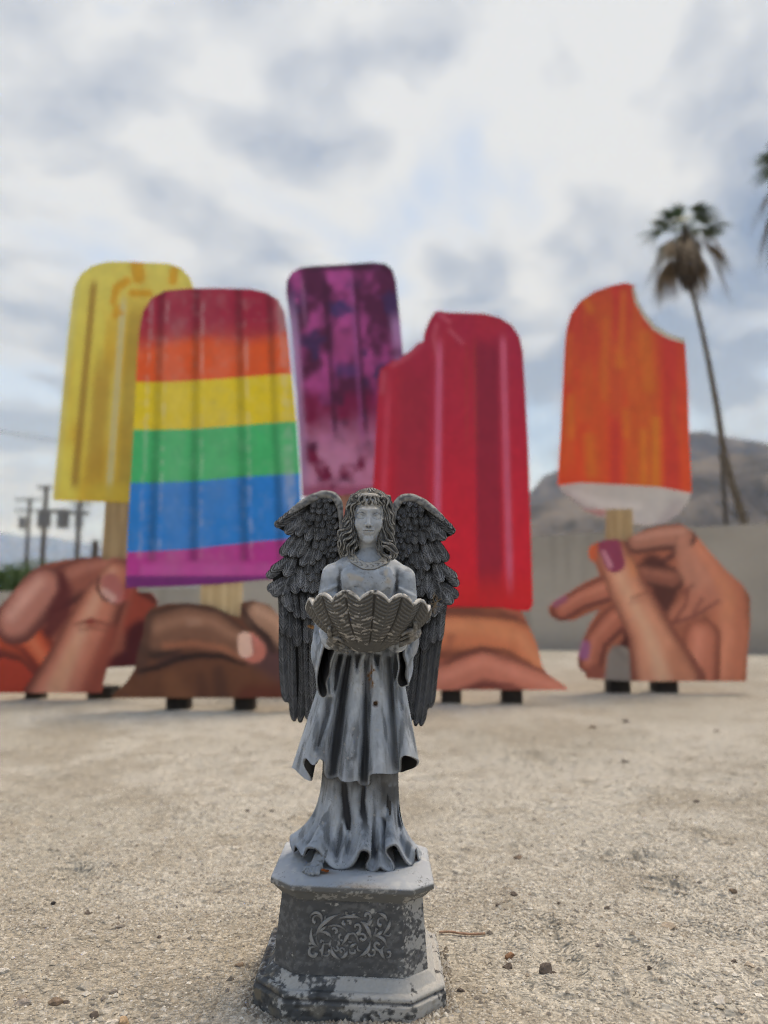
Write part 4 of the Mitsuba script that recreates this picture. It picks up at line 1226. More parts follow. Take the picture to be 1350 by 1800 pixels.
def carve(G, pts, w, y, depth):
    """press a fold into the cloth along a path"""
    v = G.reshape(-1, 3)
    p = np.array([sl(a, b, y)[[0, 2]] for a, b in pts])
    p = p[np.argsort(p[:, 1])]
    ww = np.array(w, float)[::-1] * 0.00108 * 1.25 + 0.0022
    xc = np.interp(v[:, 2], p[:, 1], p[:, 0])
    wd_ = np.interp(v[:, 2], p[:, 1], ww)
    inz = ss(p[0, 1] - 0.012, p[0, 1] + 0.004, v[:, 2]) * ss(p[-1, 1] + 0.012, p[-1, 1] - 0.006, v[:, 2])
    u = (v[:, 0] - xc) / wd_
    v[:, 1] += (v[:, 1] < 0) * face_w * depth * inz * (np.exp(-u ** 2) - 0.30 * np.exp(-((np.abs(u) - 2.0) / 0.8) ** 2))
    return v.reshape(G.shape)


HU = [(-95, 514.8, 1467.8, .02), (-85, 509, 1477, -.005), (-78, 514, 1495.5, -.015), (-72, 518.5, 1486, -.04), (-64, 529.6, 1503, -.06), (-57, 537, 1491, -.085), (-50, 546, 1489, -.095), (-42, 557, 1492, -.095), (-34, 568.5, 1506.7, -.085),
      (-26, 579.6, 1521.5, -.085), (-18, 596, 1528, -.09), (-9, 613, 1524, -.09), (-2, 626, 1506.7, -.095), (5, 631.5, 1495.6, -.105), (11, 640.7, 1492.8, -.11), (17, 651, 1499, -.105), (22, 650, 1512, -.095), (26, 646, 1525, -.09), (31, 655.5, 1532.6, -.09),
      (36, 666.7, 1523.7, -.095), (40, 677.8, 1529, -.09), (44, 689, 1531, -.08), (48, 690.7, 1521.5, -.08), (52, 679.6, 1503, -.085), (56, 677.8, 1492, -.09), (61, 692.6, 1484, -.085), (66, 703.7, 1493.7, -.07), (71, 713, 1510, -.06), (76, 724, 1519.6, -.05),
      (82, 729.6, 1495.6, -.045), (88, 733, 1492, -.03), (95, 738, 1510, -.01), (103, 740, 1492, .02)]
zt_ = zc2 + 0.001
STREAKS_U = (([(604, 1378), (606, 1410), (609, 1440), (613, 1462)], [4, 5, 6, 2]), ([(639, 1382), (637, 1410), (641, 1445), (650, 1480), (660, 1506)], [3, 4, 5, 5, 6]), ([(600, 1450), (597, 1478), (592, 1505)], [1.5, 3, 2]),
                              ([(556, 1372), (551, 1410), (545, 1450)], [3, 4, 3]), ([(566, 1380), (563, 1420)], [2, 1]), ([(672, 1440), (684, 1470), (700, 1486)], [2, 4, 3]), ([(690, 1420), (700, 1450), (706, 1466)], [6, 8, 5]), ([(615, 1478), (611, 1500)], [2, 2.5]))
STREAKS_T = (([(614, 1152), (608, 1190), (601, 1240), (594, 1290), (588, 1335), (584, 1374)], [3, 5, 6, 8, 8, 7]), ([(642, 1160), (642, 1210), (641, 1270), (642, 1320), (640, 1383)], [1.5, 1.5, 3.5, 5, 7]),
                              ([(683, 1155), (684, 1200), (688, 1250), (692, 1300), (697, 1362)], [4, 4.5, 3.5, 4.5, 6]), ([(598, 1150), (592, 1185), (588, 1215)], [4, 4, 1]), ([(628, 1150), (627, 1176)], [4, 1]), ([(663, 1150), (664, 1172)], [5, 1]),
                              ([(581, 1225), (573, 1265), (560, 1310)], [5, 3, 2]), ([(705, 1205), (708, 1250)], [3, 1]), ([(700, 1150), (694, 1195)], [5, 3]))
back_u = [(a, 0.006 + (0.105 + 0.012 * math.sin(a * 0.13)) * math.sin(math.radians(a)), 0.0 - (0.095 + 0.012 * math.sin(a * 0.13)) * math.cos(math.radians(a)), zt_ + 0.004 + 0.003 * math.sin(a * 0.13)) for a in range(120, 256, 9)]
G, ang, s_, dr_ = skirt(HU, back_u, (0.006, -0.002, 0.405, 0.072, 0.050), 5.5, 3.0, 0.26, 640, 120, 34, 0.004)
G[:, :, 2] = np.maximum(G[:, :, 2], zt_ + 0.0005)
face_w = front_weight(G)
for pts, w in STREAKS_U:
    G = carve(G, pts, w, -0.06, 0.009)
v = G.reshape(-1, 3)
co = skirt_colors(G, dr_, s_, 101, lo=-0.002, hi=-0.012, fold_dark=0.55)
for i, (pts, w) in enumerate(STREAKS_U):
    co = streak(co, v, pts, w, -0.06, (0.9, 0.95, 0.45, 0.6, 0.7, 0.6, 0.55, 0.4)[i], 310 + i)
lip_ = np.tile(ss(0.965, 0.99, s_), len(G))
co = mixc(co, ROBE_PALE * 0.8, 0.5 * lip_)
wr = ss(0.47, 0.56, fb(v, 38, 3, 140)) * ss(0.02, 0.06, v[:, 0]) * ss(0.36, 0.41, v[:, 2] + 0.4 * v[:, 0])
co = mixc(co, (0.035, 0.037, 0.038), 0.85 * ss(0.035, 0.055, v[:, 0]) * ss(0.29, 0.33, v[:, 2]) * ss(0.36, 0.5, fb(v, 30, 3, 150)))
co = mixc(co, (0.34, 0.345, 0.34), 0.85 * wr)
co = mixc(co, (0.05, 0.052, 0.055), 0.75 * ss(0.325, 0.385, v[:, 2] + 0.03 * fb(v, 60, 3, 77)))  # shade under the tunic painted into the underskirt colour
part('underskirt', *shell(G, 0.0042, co, const(v, (0.03, 0.031, 0.033))))

HT = [(-100, 515, 1346, .03), (-90, 516, 1351, 0.), (-82, 529.6, 1364, -.03), (-76, 544, 1372, -.05), (-70, 540, 1358, -.065), (-64, 532, 1340, -.07), (-58, 539, 1334, -.085), (-52, 550, 1344.6, -.09), (-46, 561, 1335, -.09), (-40, 570, 1338, -.085), (-34, 572, 1358.5, -.07),
      (-28, 580, 1371, -.062), (-22, 592.6, 1366, -.07), (-16, 597, 1370.5, -.088), (-8, 611, 1374, -.097), (0, 628, 1373, -.092), (5, 633, 1378, -.073), (10, 639, 1382, -.066), (15, 647, 1379, -.075), (19, 648.5, 1364, -.092), (28, 659, 1359.5, -.099), (38, 678, 1360, -.09),
      (46, 689, 1361, -.07), (52, 700, 1358.5, -.055), (58, 702, 1345.6, -.067), (64, 705.6, 1330, -.08), (72, 716.7, 1328, -.085), (80, 728, 1331.7, -.07), (87, 736.7, 1339, -.045), (93, 729.6, 1349, -.025), (100, 713, 1355, 0.), (108, 708, 1354, .03)]
back_t = [(a, 0.003 + (0.098 + 0.012 * math.sin(a * 0.16)) * math.sin(math.radians(a)), 0.0 - (0.088 + 0.012 * math.sin(a * 0.16)) * math.cos(math.radians(a)), 0.385 + 0.008 * math.sin(a * 0.16)) for a in range(122, 254, 9)]
G, ang, s_, dr_ = skirt(HT, back_t, (0.008, -0.004, 0.66, 0.050, 0.042), 1.0, 1.0, 0.6, 520, 170, 30)
face_w = front_weight(G)
for pts, w in STREAKS_T:
    G = carve(G, pts, w, -0.065, 0.011)
# a small hole rusted through the front, with the skirt dented around it
hole = sl(660, 1237, -0.075)
v = G.reshape(-1, 3)
hr_ = np.hypot(v[:, 0] - hole[0], v[:, 2] - hole[2])
fr = v[:, 1] < 0
v[:, 1] += np.where(fr, 0.006 * ss(0.0048, 0.0022, hr_), 0)
G = v.reshape(G.shape)
co = skirt_colors(G, dr_, s_, 201, lo=-0.004, hi=-0.014, fold_dark=0.55)
for i, (pts, w) in enumerate(STREAKS_T):
    co = streak(co, v, pts, w, -0.065, (0.95, 0.95, 0.95, 0.9, 0.8, 0.8, 0.55, 0.5, 0.9)[i], 410 + i)
lip_ = np.tile(ss(0.97, 0.99, s_), len(G))
co = mixc(co, ROBE_PALE * 0.8, 0.4 * lip_)
co = mixc(co, (0.05, 0.028, 0.016), fr * ss(0.0055, 0.0030, hr_))
co = mixc(co, (0.16, 0.10, 0.06), 0.6 * fr * ss(0.0085, 0.0050, hr_) * ss(0.35, 0.6, fb(v, 300, 2, 9)))
st = sl(652, 1190, -0.07)
rs = fr * np.exp(-((v[:, 0] - st[0] + 0.004 * np.sin(v[:, 2] * 220)) / 0.0042) ** 2) * np.exp(-((v[:, 2] - st[2]) / 0.020) ** 4)
co = mixc(co, (0.22, 0.115, 0.045), 1.2 * rs * ss(0.35, 0.52, fb(v, 190, 3, 19)))
dk = sl(617, 1330, -0.09)
co = mixc(co, (0.06, 0.06, 0.065), 0.8 * fr * np.exp(-(((v[:, 0] - dk[0]) / 0.008) ** 2 + ((v[:, 2] - dk[2]) / 0.008) ** 2)) * ss(0.4, 0.6, fb(v, 160, 3, 29)))
part('tunic', *shell(G, 0.0045, co, const(v, (0.02, 0.021, 0.023))))

# --- upper body with sleeves
XM = 0.0075
B = Field((-0.115, -0.125, 0.585), (0.13, 0.075, 0.81), 0.0016)
B.ell((XM, 0.004, 0.705), (0.055, 0.040, 0.085), 0.004)
B.ell((XM, 0.000, 0.625), (0.056, 0.044, 0.06), 0.02)
B.ell((XM, -0.006, 0.735), (0.050, 0.034, 0.040), 0.015)
for q in (-1, 1):
    B.chain([(XM, 0.008, 0.772), (XM + q * 0.035, 0.008, 0.764), (XM + q * 0.064, 0.008, 0.744)], [0.022, 0.021, 0.022], 0.012)
    B.ell((XM + q * 0.0315, -0.026, 0.7345), (0.0205, 0.0165, 0.022), 0.014)
for q, sx in ((-1, -0.0685), (1, 0.0835)):
    sh, el = np.array([sx + (0.004 if q < 0 else -0.004), 0.006, 0.742]), np.array([sx, 0.002, 0.655])
    wr_ = np.array([sx - q * 0.016, -0.105, 0.618])
    B.chain([sh, (sh + el) / 2 + [q * 0.002, 0, 0], el], [0.0215, 0.0225, 0.024], 0.006)
    B.chain([el, wr_], [0.024, 0.019], 0.010)
    # the sleeve's crease at the armpit and drag folds across the upper arm
    B.chain([(sx - q * 0.019, -0.020, 0.752), (sx - q * 0.021, -0.027, 0.728), (sx - q * 0.020, -0.026, 0.69)], [0.0015, 0.0045, 0.004], 0.006, cut=True)
    for dz in (0.0, 0.017, 0.034):
        B.chain([(sx - q * 0.014, -0.030, 0.712 - dz), (sx + q * 0.004, -0.0275, 0.700 - dz), (sx + q * 0.021, -0.016, 0.696 - dz)], [0.0035, 0.003, 0.001], 0.005, cut=True)
        B.chain([(sx - q * 0.015, -0.018, 0.720 - dz), (sx + q * 0.004, -0.020, 0.709 - dz), (sx + q * 0.018, -0.010, 0.704 - dz)], [0.003, 0.0035, 0.002], 0.006)
B.chain([(XM - 0.030, -0.034, 0.722), (XM - 0.012, -0.040, 0.714), (XM + 0.004, -0.043, 0.700), (XM + 0.012, -0.044, 0.684)], [0.001, 0.0028, 0.0035, 0.003], 0.005, cut=True)
B.chain([(XM + 0.044, -0.026, 0.728), (XM + 0.036, -0.036, 0.706), (XM + 0.026, -0.041, 0.686)], [0.001, 0.003, 0.003], 0.005, cut=True)
for q in (-1, 0, 1):
    B.chain([(XM + q * 0.012, -0.041, 0.722), (XM + q * 0.020, -0.043, 0.690)], [0.0015, 0.003], 0.006, cut=True)
B.chain([(XM - 0.001, 0.006, 0.765), (XM - 0.002, 0.007, 0.81)], [0.0185, 0.0175], 0.010)
v, f = B.mesh()
nrm = normals(v, f)
col = mixc(const(v, ROBE), ROBE_PALE, 0.9 * ss(0.42, 0.68, fb(v, 40, 4, 3)))
col = mixc(col, ROBE * 0.6, 0.7 * ss(0.52, 0.72, fb(v, 55, 4, 4)))
col = col * (0.87 + 0.26 * fb(v, 190, 3, 14, (1.3, 1.3, 0.4)))[:, None] * (0.93 + 0.14 * fb(v, 420, 2, 15))[:, None]
for px, py, rr, sq in ((617, 1013, 0.011, 0.75), (631, 1016, 0.007, 1.2), (679, 1004, 0.009, 0.6), (683, 1022, 0.010, 0.8)):
    w = sl(px, py, -0.045)
    dd = np.hypot((v[:, 0] - w[0]) / sq, v[:, 2] - w[2]) + 0.014 * (fb(v, 120, 4, 5) - 0.5)
    col = mixc(col, (0.47, 0.435, 0.375), 0.8 * (v[:, 1] < 0) * ss(rr, rr * 0.5, dd))
for q, sx in ((-1, -0.0685), (1, 0.0835)):
    dd = np.abs(v[:, 0] - (sx - q * 0.0195)) + 0.010 * (fb(v, 90, 3, 8) - 0.5)
    col = mixc(col, (0.03, 0.033, 0.04), 0.85 * (v[:, 1] < -0.005) * ss(0.0065, 0.0005, dd) * ss(0.765, 0.745, v[:, 2]))
crack = np.abs(fb(v, 150, 2, 31) - 0.5)
col = mixc(col, (0.06, 0.065, 0.07), 0.6 * ss(0.008, 0.003, crack) * ss(0.58, 0.66, fb(v, 34, 2, 33)))
part('robe', v, f, col)

# collar band with its incised scroll, laid on the chest
phi = np.radians(np.linspace(-128, 128, 340))
bands = np.linspace(0, 1, 15)
HO_ = sl(648.6, 906.5, -0.035)
cz = HO_[2]
zi_, zo_ = 0.5 + 0.5 * np.cos(phi), 0.5 + 0.5 * np.cos(phi)
inner_ = np.stack([XM + 0.0255 * np.sin(phi), -0.034 * np.cos(phi) + 0.004, cz - 0.062 - 0.031 * zi_ ** 1.3], 1)
outer_ = np.stack([XM + 0.0400 * np.sin(phi), -0.046 * np.cos(phi) + 0.004, cz - 0.066 - 0.0395 * zo_ ** 1.2], 1)
P0 = inner_[:, None] * (1 - bands[None, :, None]) + outer_[:, None] * bands[None, :, None]
prof = 0.0022 + 0.0012 * (np.exp(-((bands - 0.06) / 0.07) ** 2) + np.exp(-((bands - 0.94) / 0.07) ** 2))
th_, bb = np.meshgrid(np.linspace(0, 1, 340), bands, indexing='ij')
pat = np.sin(th_ * 84 + 2.2 * np.sin(bb * 9)) * np.sin(bb * np.pi) * ss(0.15, 0.3, bb) * ss(0.85, 0.7, bb)
hh = np.broadcast_to(prof, th_.shape) - 0.0008 * ss(0.35, 0.8, pat)
base_p, gn = B.project(P0.reshape(-1, 3), 0.0)
top_p = base_p + gn * hh.reshape(-1, 1)
rimo = base_p.reshape(340, 15, 3)
Gc = np.concatenate([rimo[:, :1] - 0.001 * gn.reshape(340, 15, 3)[:, :1], top_p.reshape(340, 15, 3), rimo[:, -1:] - 0.001 * gn.reshape(340, 15, 3)[:, -1:]], 1)
v, f = Gc.reshape(-1, 3), grid_faces(340, 17)
if (normals(v, f)[:, 1])[170 * 17:171 * 17].mean() > 0:
    f = f[:, ::-1]
inc = np.pad(ss(0.35, 0.8, pat), ((0, 0), (1, 1))).reshape(-1)
col = mixc(const(v, (0.36, 0.37, 0.37)), (0.44, 0.435, 0.41), ss(0.45, 0.65, fb(v, 120, 3, 5)))
col = mixc(col, (0.10, 0.10, 0.095), 0.75 * inc)
edge = np.pad(np.exp(-((bb - 0.0) / 0.05) ** 2) + np.exp(-((bb - 1.0) / 0.05) ** 2), ((0, 0), (1, 1)), constant_values=1).reshape(-1)
col = mixc(col, (0.06, 0.06, 0.06), 0.7 * edge)
part('collar', v, f, col, angel + '__robe')


# --- hanging sleeve bells
def bell(rim, start, rad, seed):
    R_ = np.array([sl(*q) for q in rim])
    n, m = 200, 70
    hem = spline(R_, n, closed=True)
    c = hem.mean(0)
    a = np.arctan2(hem[:, 2] - c[2], hem[:, 0] - c[0])
    start = np.array(start)
    ring = start + np.stack([rad * np.cos(a), 0.012 * np.sin(a) + 0 * a, rad * np.sin(a)], 1)
    hs = circ_smooth(hem, 16)
    u = np.linspace(0, 1, m)
    G = np.empty((n, m, 3))
    for j, t in enumerate(u):
        G[:, j] = ring + (hs - ring) * t ** 1.15 + (hem - hs) * t ** 1.6
        fold = 0.0022 * np.sin(a * 5 + 1.0 + 2 * t) * math.sin(math.pi * min(1, t * 1.0)) ** 0.7
        G[:, j] += math.sin(math.pi * t) ** 1.2 * np.array([0.009 if start[0] > 0 else -0.009, 0, -0.012])
        G[:, j] += fold[:, None] * (hem - c) / (np.linalg.norm(hem - c, axis=1, keepdims=True) + 1e-9)
    v = G.reshape(-1, 3)
    co = mixc(const(v, ROBE * 0.9), ROBE_PALE * 0.95, 0.9 * ss(0.42, 0.68, fb(v, 50, 4, seed)))
    co = mixc(co, ROBE * 0.35, 0.75 * ss(0.50, 0.68, fb(v, 60, 4, seed + 1, (1.5, 1, 0.3))))
    return shell(G, 0.0035, co, const(v, (0.014, 0.015, 0.018)))


part('sleeve', *bell([(580, 1114, -.105), (571, 1127, -.10), (564, 1150, -.092), (557, 1180, -.08), (556, 1205, -.072), (563, 1224, -.066), (570, 1226, -.066), (577, 1218, -.07), (575, 1200, -.076), (580, 1186, -.082), (583, 1165, -.092), (590, 1145, -.10), (590, 1125, -.112)], (-0.070, 0.0, 0.648), 0.023, 41))
part('sleeve', *bell([(722, 1113, -.105), (727, 1122, -.10), (716, 1135, -.096), (711, 1152, -.09), (716, 1170, -.084), (715, 1190, -.076), (719, 1203, -.068), (712, 1207, -.067), (704, 1208, -.068), (697, 1196, -.074), (700, 1175, -.082), (698, 1150, -.095), (704, 1124, -.112)], (0.085, 0.0, 0.648), 0.023, 51))

# --- shell bowl
XB, YB = sl(648, 1068, -0.13)[0], -0.130
zb0 = sl(660, 1141, YB - 0.047)[2]
zv = sl(632, 1056, YB - 0.108)[2] - 0.021
RB0, RB1 = 0.035, 0.1135
nt, ns = 700, 96
th = np.linspace(0, 2 * np.pi, nt, endpoint=False)
dth = np.degrees(th) - 180
ph = ((dth + 7) / 25.714) % 1.0           # 0 at a rim valley, 0.5 at a rim peak
lobe = np.sin(np.pi * ph) ** 0.9
t = np.linspace(0, 1, ns)
TT, LL = np.meshgrid(t, lobe, indexing='xy')
PH = np.repeat(ph[:, None], ns, 1)
R_ = RB0 + (RB1 - RB0) * (TT ** 0.94) + 0.010 * np.sin(np.pi * TT)
R_ = R_ * (1 + 0.022 * TT ** 0.7 * (np.abs(PH - 0.5) * 2 - 0.5))
zz = zb0 + (zv - zb0) * TT + 0.0145 * LL * TT ** 1.1
d_ = np.abs(PH - 0.5) * 2
wave = 14.5 * (TT + 0.15 * TT * (LL - (1 - d_) ** 1.7))
dist = np.abs(PH - 0.5)
rib = np.cos(2 * np.pi * wave) * ss(0.02, 0.08, dist) * ss(0.5, 0.44, dist) * ss(0.10, 0.2, TT) * ss(0.985, 0.94, TT)
R_ = R_ + 0.0009 * rib - 0.0034 * np.exp(-(dist / 0.040) ** 2) * ss(0.05, 0.2, TT) - 0.0016 * np.exp(-((0.5 - dist) / 0.05) ** 2)
ang_t = np.repeat(th[:, None], ns, 1)
lean_ = 0.20 * np.cos(ang_t - np.pi) * R_ * TT ** 1.2
outg = np.stack([XB - R_ * np.sin(ang_t - np.pi) * -1, YB - R_ * np.cos(ang_t - np.pi), zz + lean_], -1)
Ri = R_[:, ::-1] - 0.008 - 0.002 * (1 - TT[:, ::-1])
zi = zz[:, ::-1] + lean_[:, ::-1] + 0.004 * (1 - TT[:, ::-1])
ing = np.stack([XB + Ri * np.sin(ang_t - np.pi), YB - Ri * np.cos(ang_t - np.pi), zi], -1)
rimp = (outg[:, -1] + ing[:, 0]) / 2 + [0, 0, 0.0028]
l1 = outg[:, -1] + [0, 0, 0.0022] + (rimp - outg[:, -1]) * 0.25
l2 = ing[:, 0] + [0, 0, 0.0022] + (rimp - ing[:, 0]) * 0.25
c0 = np.tile([XB, YB, zb0 - 0.0085], (nt, 1))
rd = np.array([0.35, 0.62, 0.82, 0.94])
under = np.stack([XB + (outg[:, :1, 0] - XB) * rd, YB + (outg[:, :1, 1] - YB) * rd, zb0 - 0.0085 * np.sqrt(1 - rd ** 2) + 0 * outg[:, :1, 0]], -1)
c1 = np.tile([XB, YB, zb0 + 0.006], (nt, 1))
G = np.concatenate([c0[:, None], under, outg, l1[:, None], rimp[:, None], l2[:, None], ing, c1[:, None]], 1)
v, f = G.reshape(-1, 3), grid_faces(nt, G.shape[1], True)
if (normals(v, f) * (v - [XB, YB, zb0 + 0.03]))[nt // 2 * G.shape[1] + 40].sum() < 0:
    f = f[:, ::-1]
v = v + normals(v, f) * (0.0006 * (fb(v, 150, 3, 4) - 0.5))[:, None]
ribp = np.pad(rib, ((0, 0), (5, 4 + ns)))[:, :G.shape[1]].reshape(-1)
tp = np.concatenate([np.zeros(5), t, [1, 1, 1], t[::-1], [0]])
tp = np.tile(tp, nt)
out = np.tile(np.r_[np.ones(ns + 5), np.full(3, 2), np.zeros(ns + 1)], nt)
nA = fb(v, 100, 5, 8, (1, 1, 1.5))
nB = fb(v, 22, 2, 9)
left = ss(0.02, -0.10, v[:, 0])
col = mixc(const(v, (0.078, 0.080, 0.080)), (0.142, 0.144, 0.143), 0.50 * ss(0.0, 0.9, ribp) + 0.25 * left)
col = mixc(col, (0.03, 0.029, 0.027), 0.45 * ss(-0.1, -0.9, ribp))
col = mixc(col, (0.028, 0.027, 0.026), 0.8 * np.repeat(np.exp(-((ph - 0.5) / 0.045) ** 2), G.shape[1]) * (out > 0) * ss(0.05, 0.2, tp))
chip = ss(0.565, 0.58, nA * 0.62 + nB * 0.30 + 0.04 * ribp + 0.11 * np.exp(-((v[:, 0] - XB + 0.035) / 0.04) ** 2) - 0.072)
col = mixc(col, (0.33, 0.326, 0.318), chip * 0.85)
rimm = np.clip(ss(0.962, 0.985, tp) + (out == 2), 0, 1) * (out > 0)
col = mixc(col, (0.48, 0.48, 0.47), rimm * ss(0.30, 0.45, fb(v, 120, 3, 13)))
col = mixc(col, (0.20, 0.19, 0.17), (out == 0))
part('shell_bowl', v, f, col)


def bowl_y(x, z, off):
    """y of the bowl's front surface at x, z"""
    tt = np.clip((z - zb0) / (zv + 0.012 - zb0), 0, 1)
    r = RB0 + (RB1 - RB0) * tt ** 0.94 + 0.010 * math.sin(math.pi * tt) + off
    return YB - math.sqrt(max(r * r - (x - XB) ** 2, 1e-5))


# --- hands curled under the bowl
def hand(sgn, name_px, seed):
    lo = np.array([sl(px, py, -0.14) for px, py in name_px]).reshape(-1, 3)
    H = Field((lo[:, 0].min() - 0.03, -0.215, lo[:, 2].min() - 0.03), (lo[:, 0].max() + 0.03, -0.08, lo[:, 2].max() + 0.04), 0.0009)
    return H


def finger(H, pts, r):
    q = []
    for px, py, off in pts:
        p = sl(px, py, -0.15)
        for _ in range(4):
            p = sl(px, py, bowl_y(p[0], p[2], off))
        q.append(p)
    H.chain(spline(q, 9), np.linspace(r, r * 0.8, 9), 0.0005)
    return q


def make_hand(fingers, palm, thumb, wrist, seed):
    allp = np.array([sl(px, py, -0.13) for fg in fingers for px, py, _ in fg])
    H = Field((allp[:, 0].min() - 0.035, -0.225, allp[:, 2].min() - 0.025), (allp[:, 0].max() + 0.035, -0.055, allp[:, 2].max() + 0.040), 0.001)
    roots = [finger(H, fg, 0.0031)[0] for fg in fingers]
    pc_ = sl(*palm)
    for r in roots:
        H.chain([pc_, r], [0.0085, 0.0042], 0.004)
    H.chain([sl(*wrist), pc_], [0.0125, 0.0100], 0.004)
    finger(H, thumb, 0.0040)
    H.chain([pc_, finger(H, thumb, 0.0040)[0]], [0.008, 0.0042], 0.004)
    v, f = H.mesh()
    col = mixc(const(v, (0.11, 0.112, 0.112)), (0.20, 0.20, 0.198), ss(0.45, 0.65, fb(v, 120, 3, seed)))
    col = mixc(col, (0.30, 0.30, 0.29), 0.8 * ss(0.63, 0.66, fb(v, 200, 3, seed + 1)))
    part('hand', v, f, col)


make_hand([[(589, 1121, .0035), (597, 1124, .004), (603, 1129, .003)], [(588, 1128, .004), (597, 1131, .0045), (606, 1136, .0032)], [(588, 1134, .0045), (599, 1138, .005), (610, 1142, .0035)], [(590, 1140, .0045), (601, 1144, .005), (611, 1147, .0035)]],
          (585, 1128, -.125), [(580, 1116, .004), (579, 1110, .005), (579, 1104, .004)], (578, 1124, -.085), 61)
make_hand([[(722, 1108, .0035), (714, 1111, .004), (707, 1116, .003)], [(723, 1115, .004), (714, 1119, .0045), (705, 1124, .0032)], [(722, 1122, .0045), (713, 1126, .005), (703, 1131, .0035)], [(719, 1128, .0045), (711, 1132, .005), (703, 1136, .0035)]],
          (724, 1117, -.125), [(729, 1106, .004), (730, 1100, .005), (730, 1095, .004)], (729, 1112, -.085), 71)

# --- bare foot under the hem
fx, fy = sl(553, 1510, -0.098)[0], -0.100
Ff = Field((fx - 0.030, fy - 0.034, zt_ - 0.004), (fx + 0.040, fy + 0.065, zt_ + 0.055), 0.0008)
FP = lambda x, y, z: np.array([fx + x, fy + y, zt_ + z])
Ff.chain([FP(0.016, 0.050, 0.034), FP(0.010, 0.028, 0.020), FP(0.002, 0.006, 0.0095)], [0.0125, 0.0115, 0.0090], 0.003)
Ff.chain([FP(-0.0075, 0.002, 0.0065), FP(0.0085, 0.001, 0.0075)], [0.0062, 0.0074], 0.005)
for i, (tx, ty, r) in enumerate(((0.0075, -0.0205, 0.0047), (-0.0005, -0.0225, 0.0037), (-0.0068, -0.0200, 0.0033), (-0.0124, -0.0160, 0.0030), (-0.0172, -0.0110, 0.0028))):
    Ff.chain([FP(0.0085 - 0.0042 * i, -0.001, 0.0070), FP(0.0085 - 0.0042 * i + (tx - 0.0085 + 0.0042 * i) * 0.6, ty * 0.6, 0.0085), FP(tx, ty, r * 0.95)], [r * 1.1, r * 0.86, r], 0.0007)
v, f = Ff.mesh()
part('foot', v, f, mixc(const(v, (0.27, 0.30, 0.335)), (0.16, 0.17, 0.18), ss(0.5, 0.7, fb(v, 120, 3, 3))))

# --- head
HO = sl(648.6, 906.5, -0.035)
HO[1] = 0.0
MM = 0.00104
hp = lambda x, y, z: HO + np.array([x, y, z]) * MM


def hpts(*q):
    return [hp(*p) for p in q]


Hd = Field(hp(-46, -56, -112), hp(46, 56, 58), 0.00085)
Hd.ell(hp(0, 4, 12), np.array([32, 40, 36]) * MM, 0.004)
Hd.ell(hp(0, -8, -15), np.array([25.8, 29.5, 37]) * MM, 0.010)
Hd.ell(hp(0, -31, -45), np.array([9, 7, 7]) * MM, 0.010)
for q in (-1, 1):
    Hd.ell(hp(q * 15, -25, -14), np.array([11, 9.5, 12]) * MM, 0.010)
    Hd.ell(hp(q * 16.5, -41.5, -0.5), np.array([11.5, 9.5, 7.2]) * MM, 0.0035, cut=True)
    Hd.ell(hp(q * 15.3, -27.6, -1), np.array([7.6, 6.6, 5.4]) * MM, 0.0008)
    Hd.chain(hpts((q * 7.5, -34.3, -1.5), (q * 11, -35.6, 2.2), (q * 15.5, -34.9, 4.0), (q * 19.5, -31.5, 2.4), (q * 22.5, -27, -1)), np.array([0.9, 1.3, 1.4, 1.3, 0.8]) * MM, 0.0008)
    Hd.chain(hpts((q * 8.5, -34, -3), (q * 13, -34.4, -5.2), (q * 17.5, -31.9, -5.4), (q * 21.5, -27.5, -2.5)), np.array([0.7, 0.9, 0.9, 0.7]) * MM, 0.0010)
    Hd.chain(hpts((q * 5.5, -36.0, 9.5), (q * 13, -35.0, 11.2), (q * 21, -28.5, 8.0)), np.array([1.6, 2.0, 1.4]) * MM, 0.007)
    Hd.ell(hp(q * 4.9, -40.5, -19), np.array([3.4, 4.0, 3.2]) * MM, 0.002)
    Hd.ell(hp(q * 2.7, -43.0, -22.2), np.array([1.6, 2.2, 1.2]) * MM, 0.0008, cut=True)
Hd.chain(hpts((0, -36.5, 6), (0, -40, -6), (0, -45.5, -17)), np.array([2.8, 3.0, 3.8]) * MM, 0.003)
Hd.ell(hp(0, -46.2, -18.2), np.array([4.4, 4.0, 3.7]) * MM, 0.002)
Hd.ell(hp(0, -36, -30), np.array([10, 5.5, 6.5]) * MM, 0.005)
Hd.chain(hpts((-9.8, -36.8, -28.3), (-3, -41.8, -26.9), (0, -41.7, -27.5), (3, -41.8, -26.9), (9.8, -36.8, -28.3)), np.array([0.8, 2.0, 1.8, 2.0, 0.8]) * MM, 0.0012)
Hd.chain(hpts((-8.4, -37.5, -30.0), (0, -41.4, -32.4), (8.4, -37.5, -30.0)), np.array([0.9, 2.7, 0.9]) * MM, 0.0014)
Hd.chain(hpts((-10.5, -38.0, -28.3), (-5, -43.0, -29.5), (0, -43.6, -29.6), (5, -43.0, -29.5), (10.5, -38.0, -28.3)), np.array([0.4, 0.55, 0.55, 0.55, 0.4]) * MM, 0.0006, cut=True)
Hd.ell(hp(0, -42.8, -37.4), np.array([6, 2.6, 2.2]) * MM, 0.003, cut=True)
Hd.ell(hp(0, -30, 8), np.array([6, 9, 9]) * MM, 0.004)
Hd.chain([hp(0, 6, -40), hp(0.5, 8, -70), hp(1, 9, -105)], np.array([18.5, 17.5, 22]) * MM, 0.008)
v, f = Hd.mesh()
rel = (v - HO) / MM
col = mixc(const(v, (0.40, 0.435, 0.475)), (0.47, 0.505, 0.545), ss(0.4, 0.65, fb(v, 60, 4, 5)))
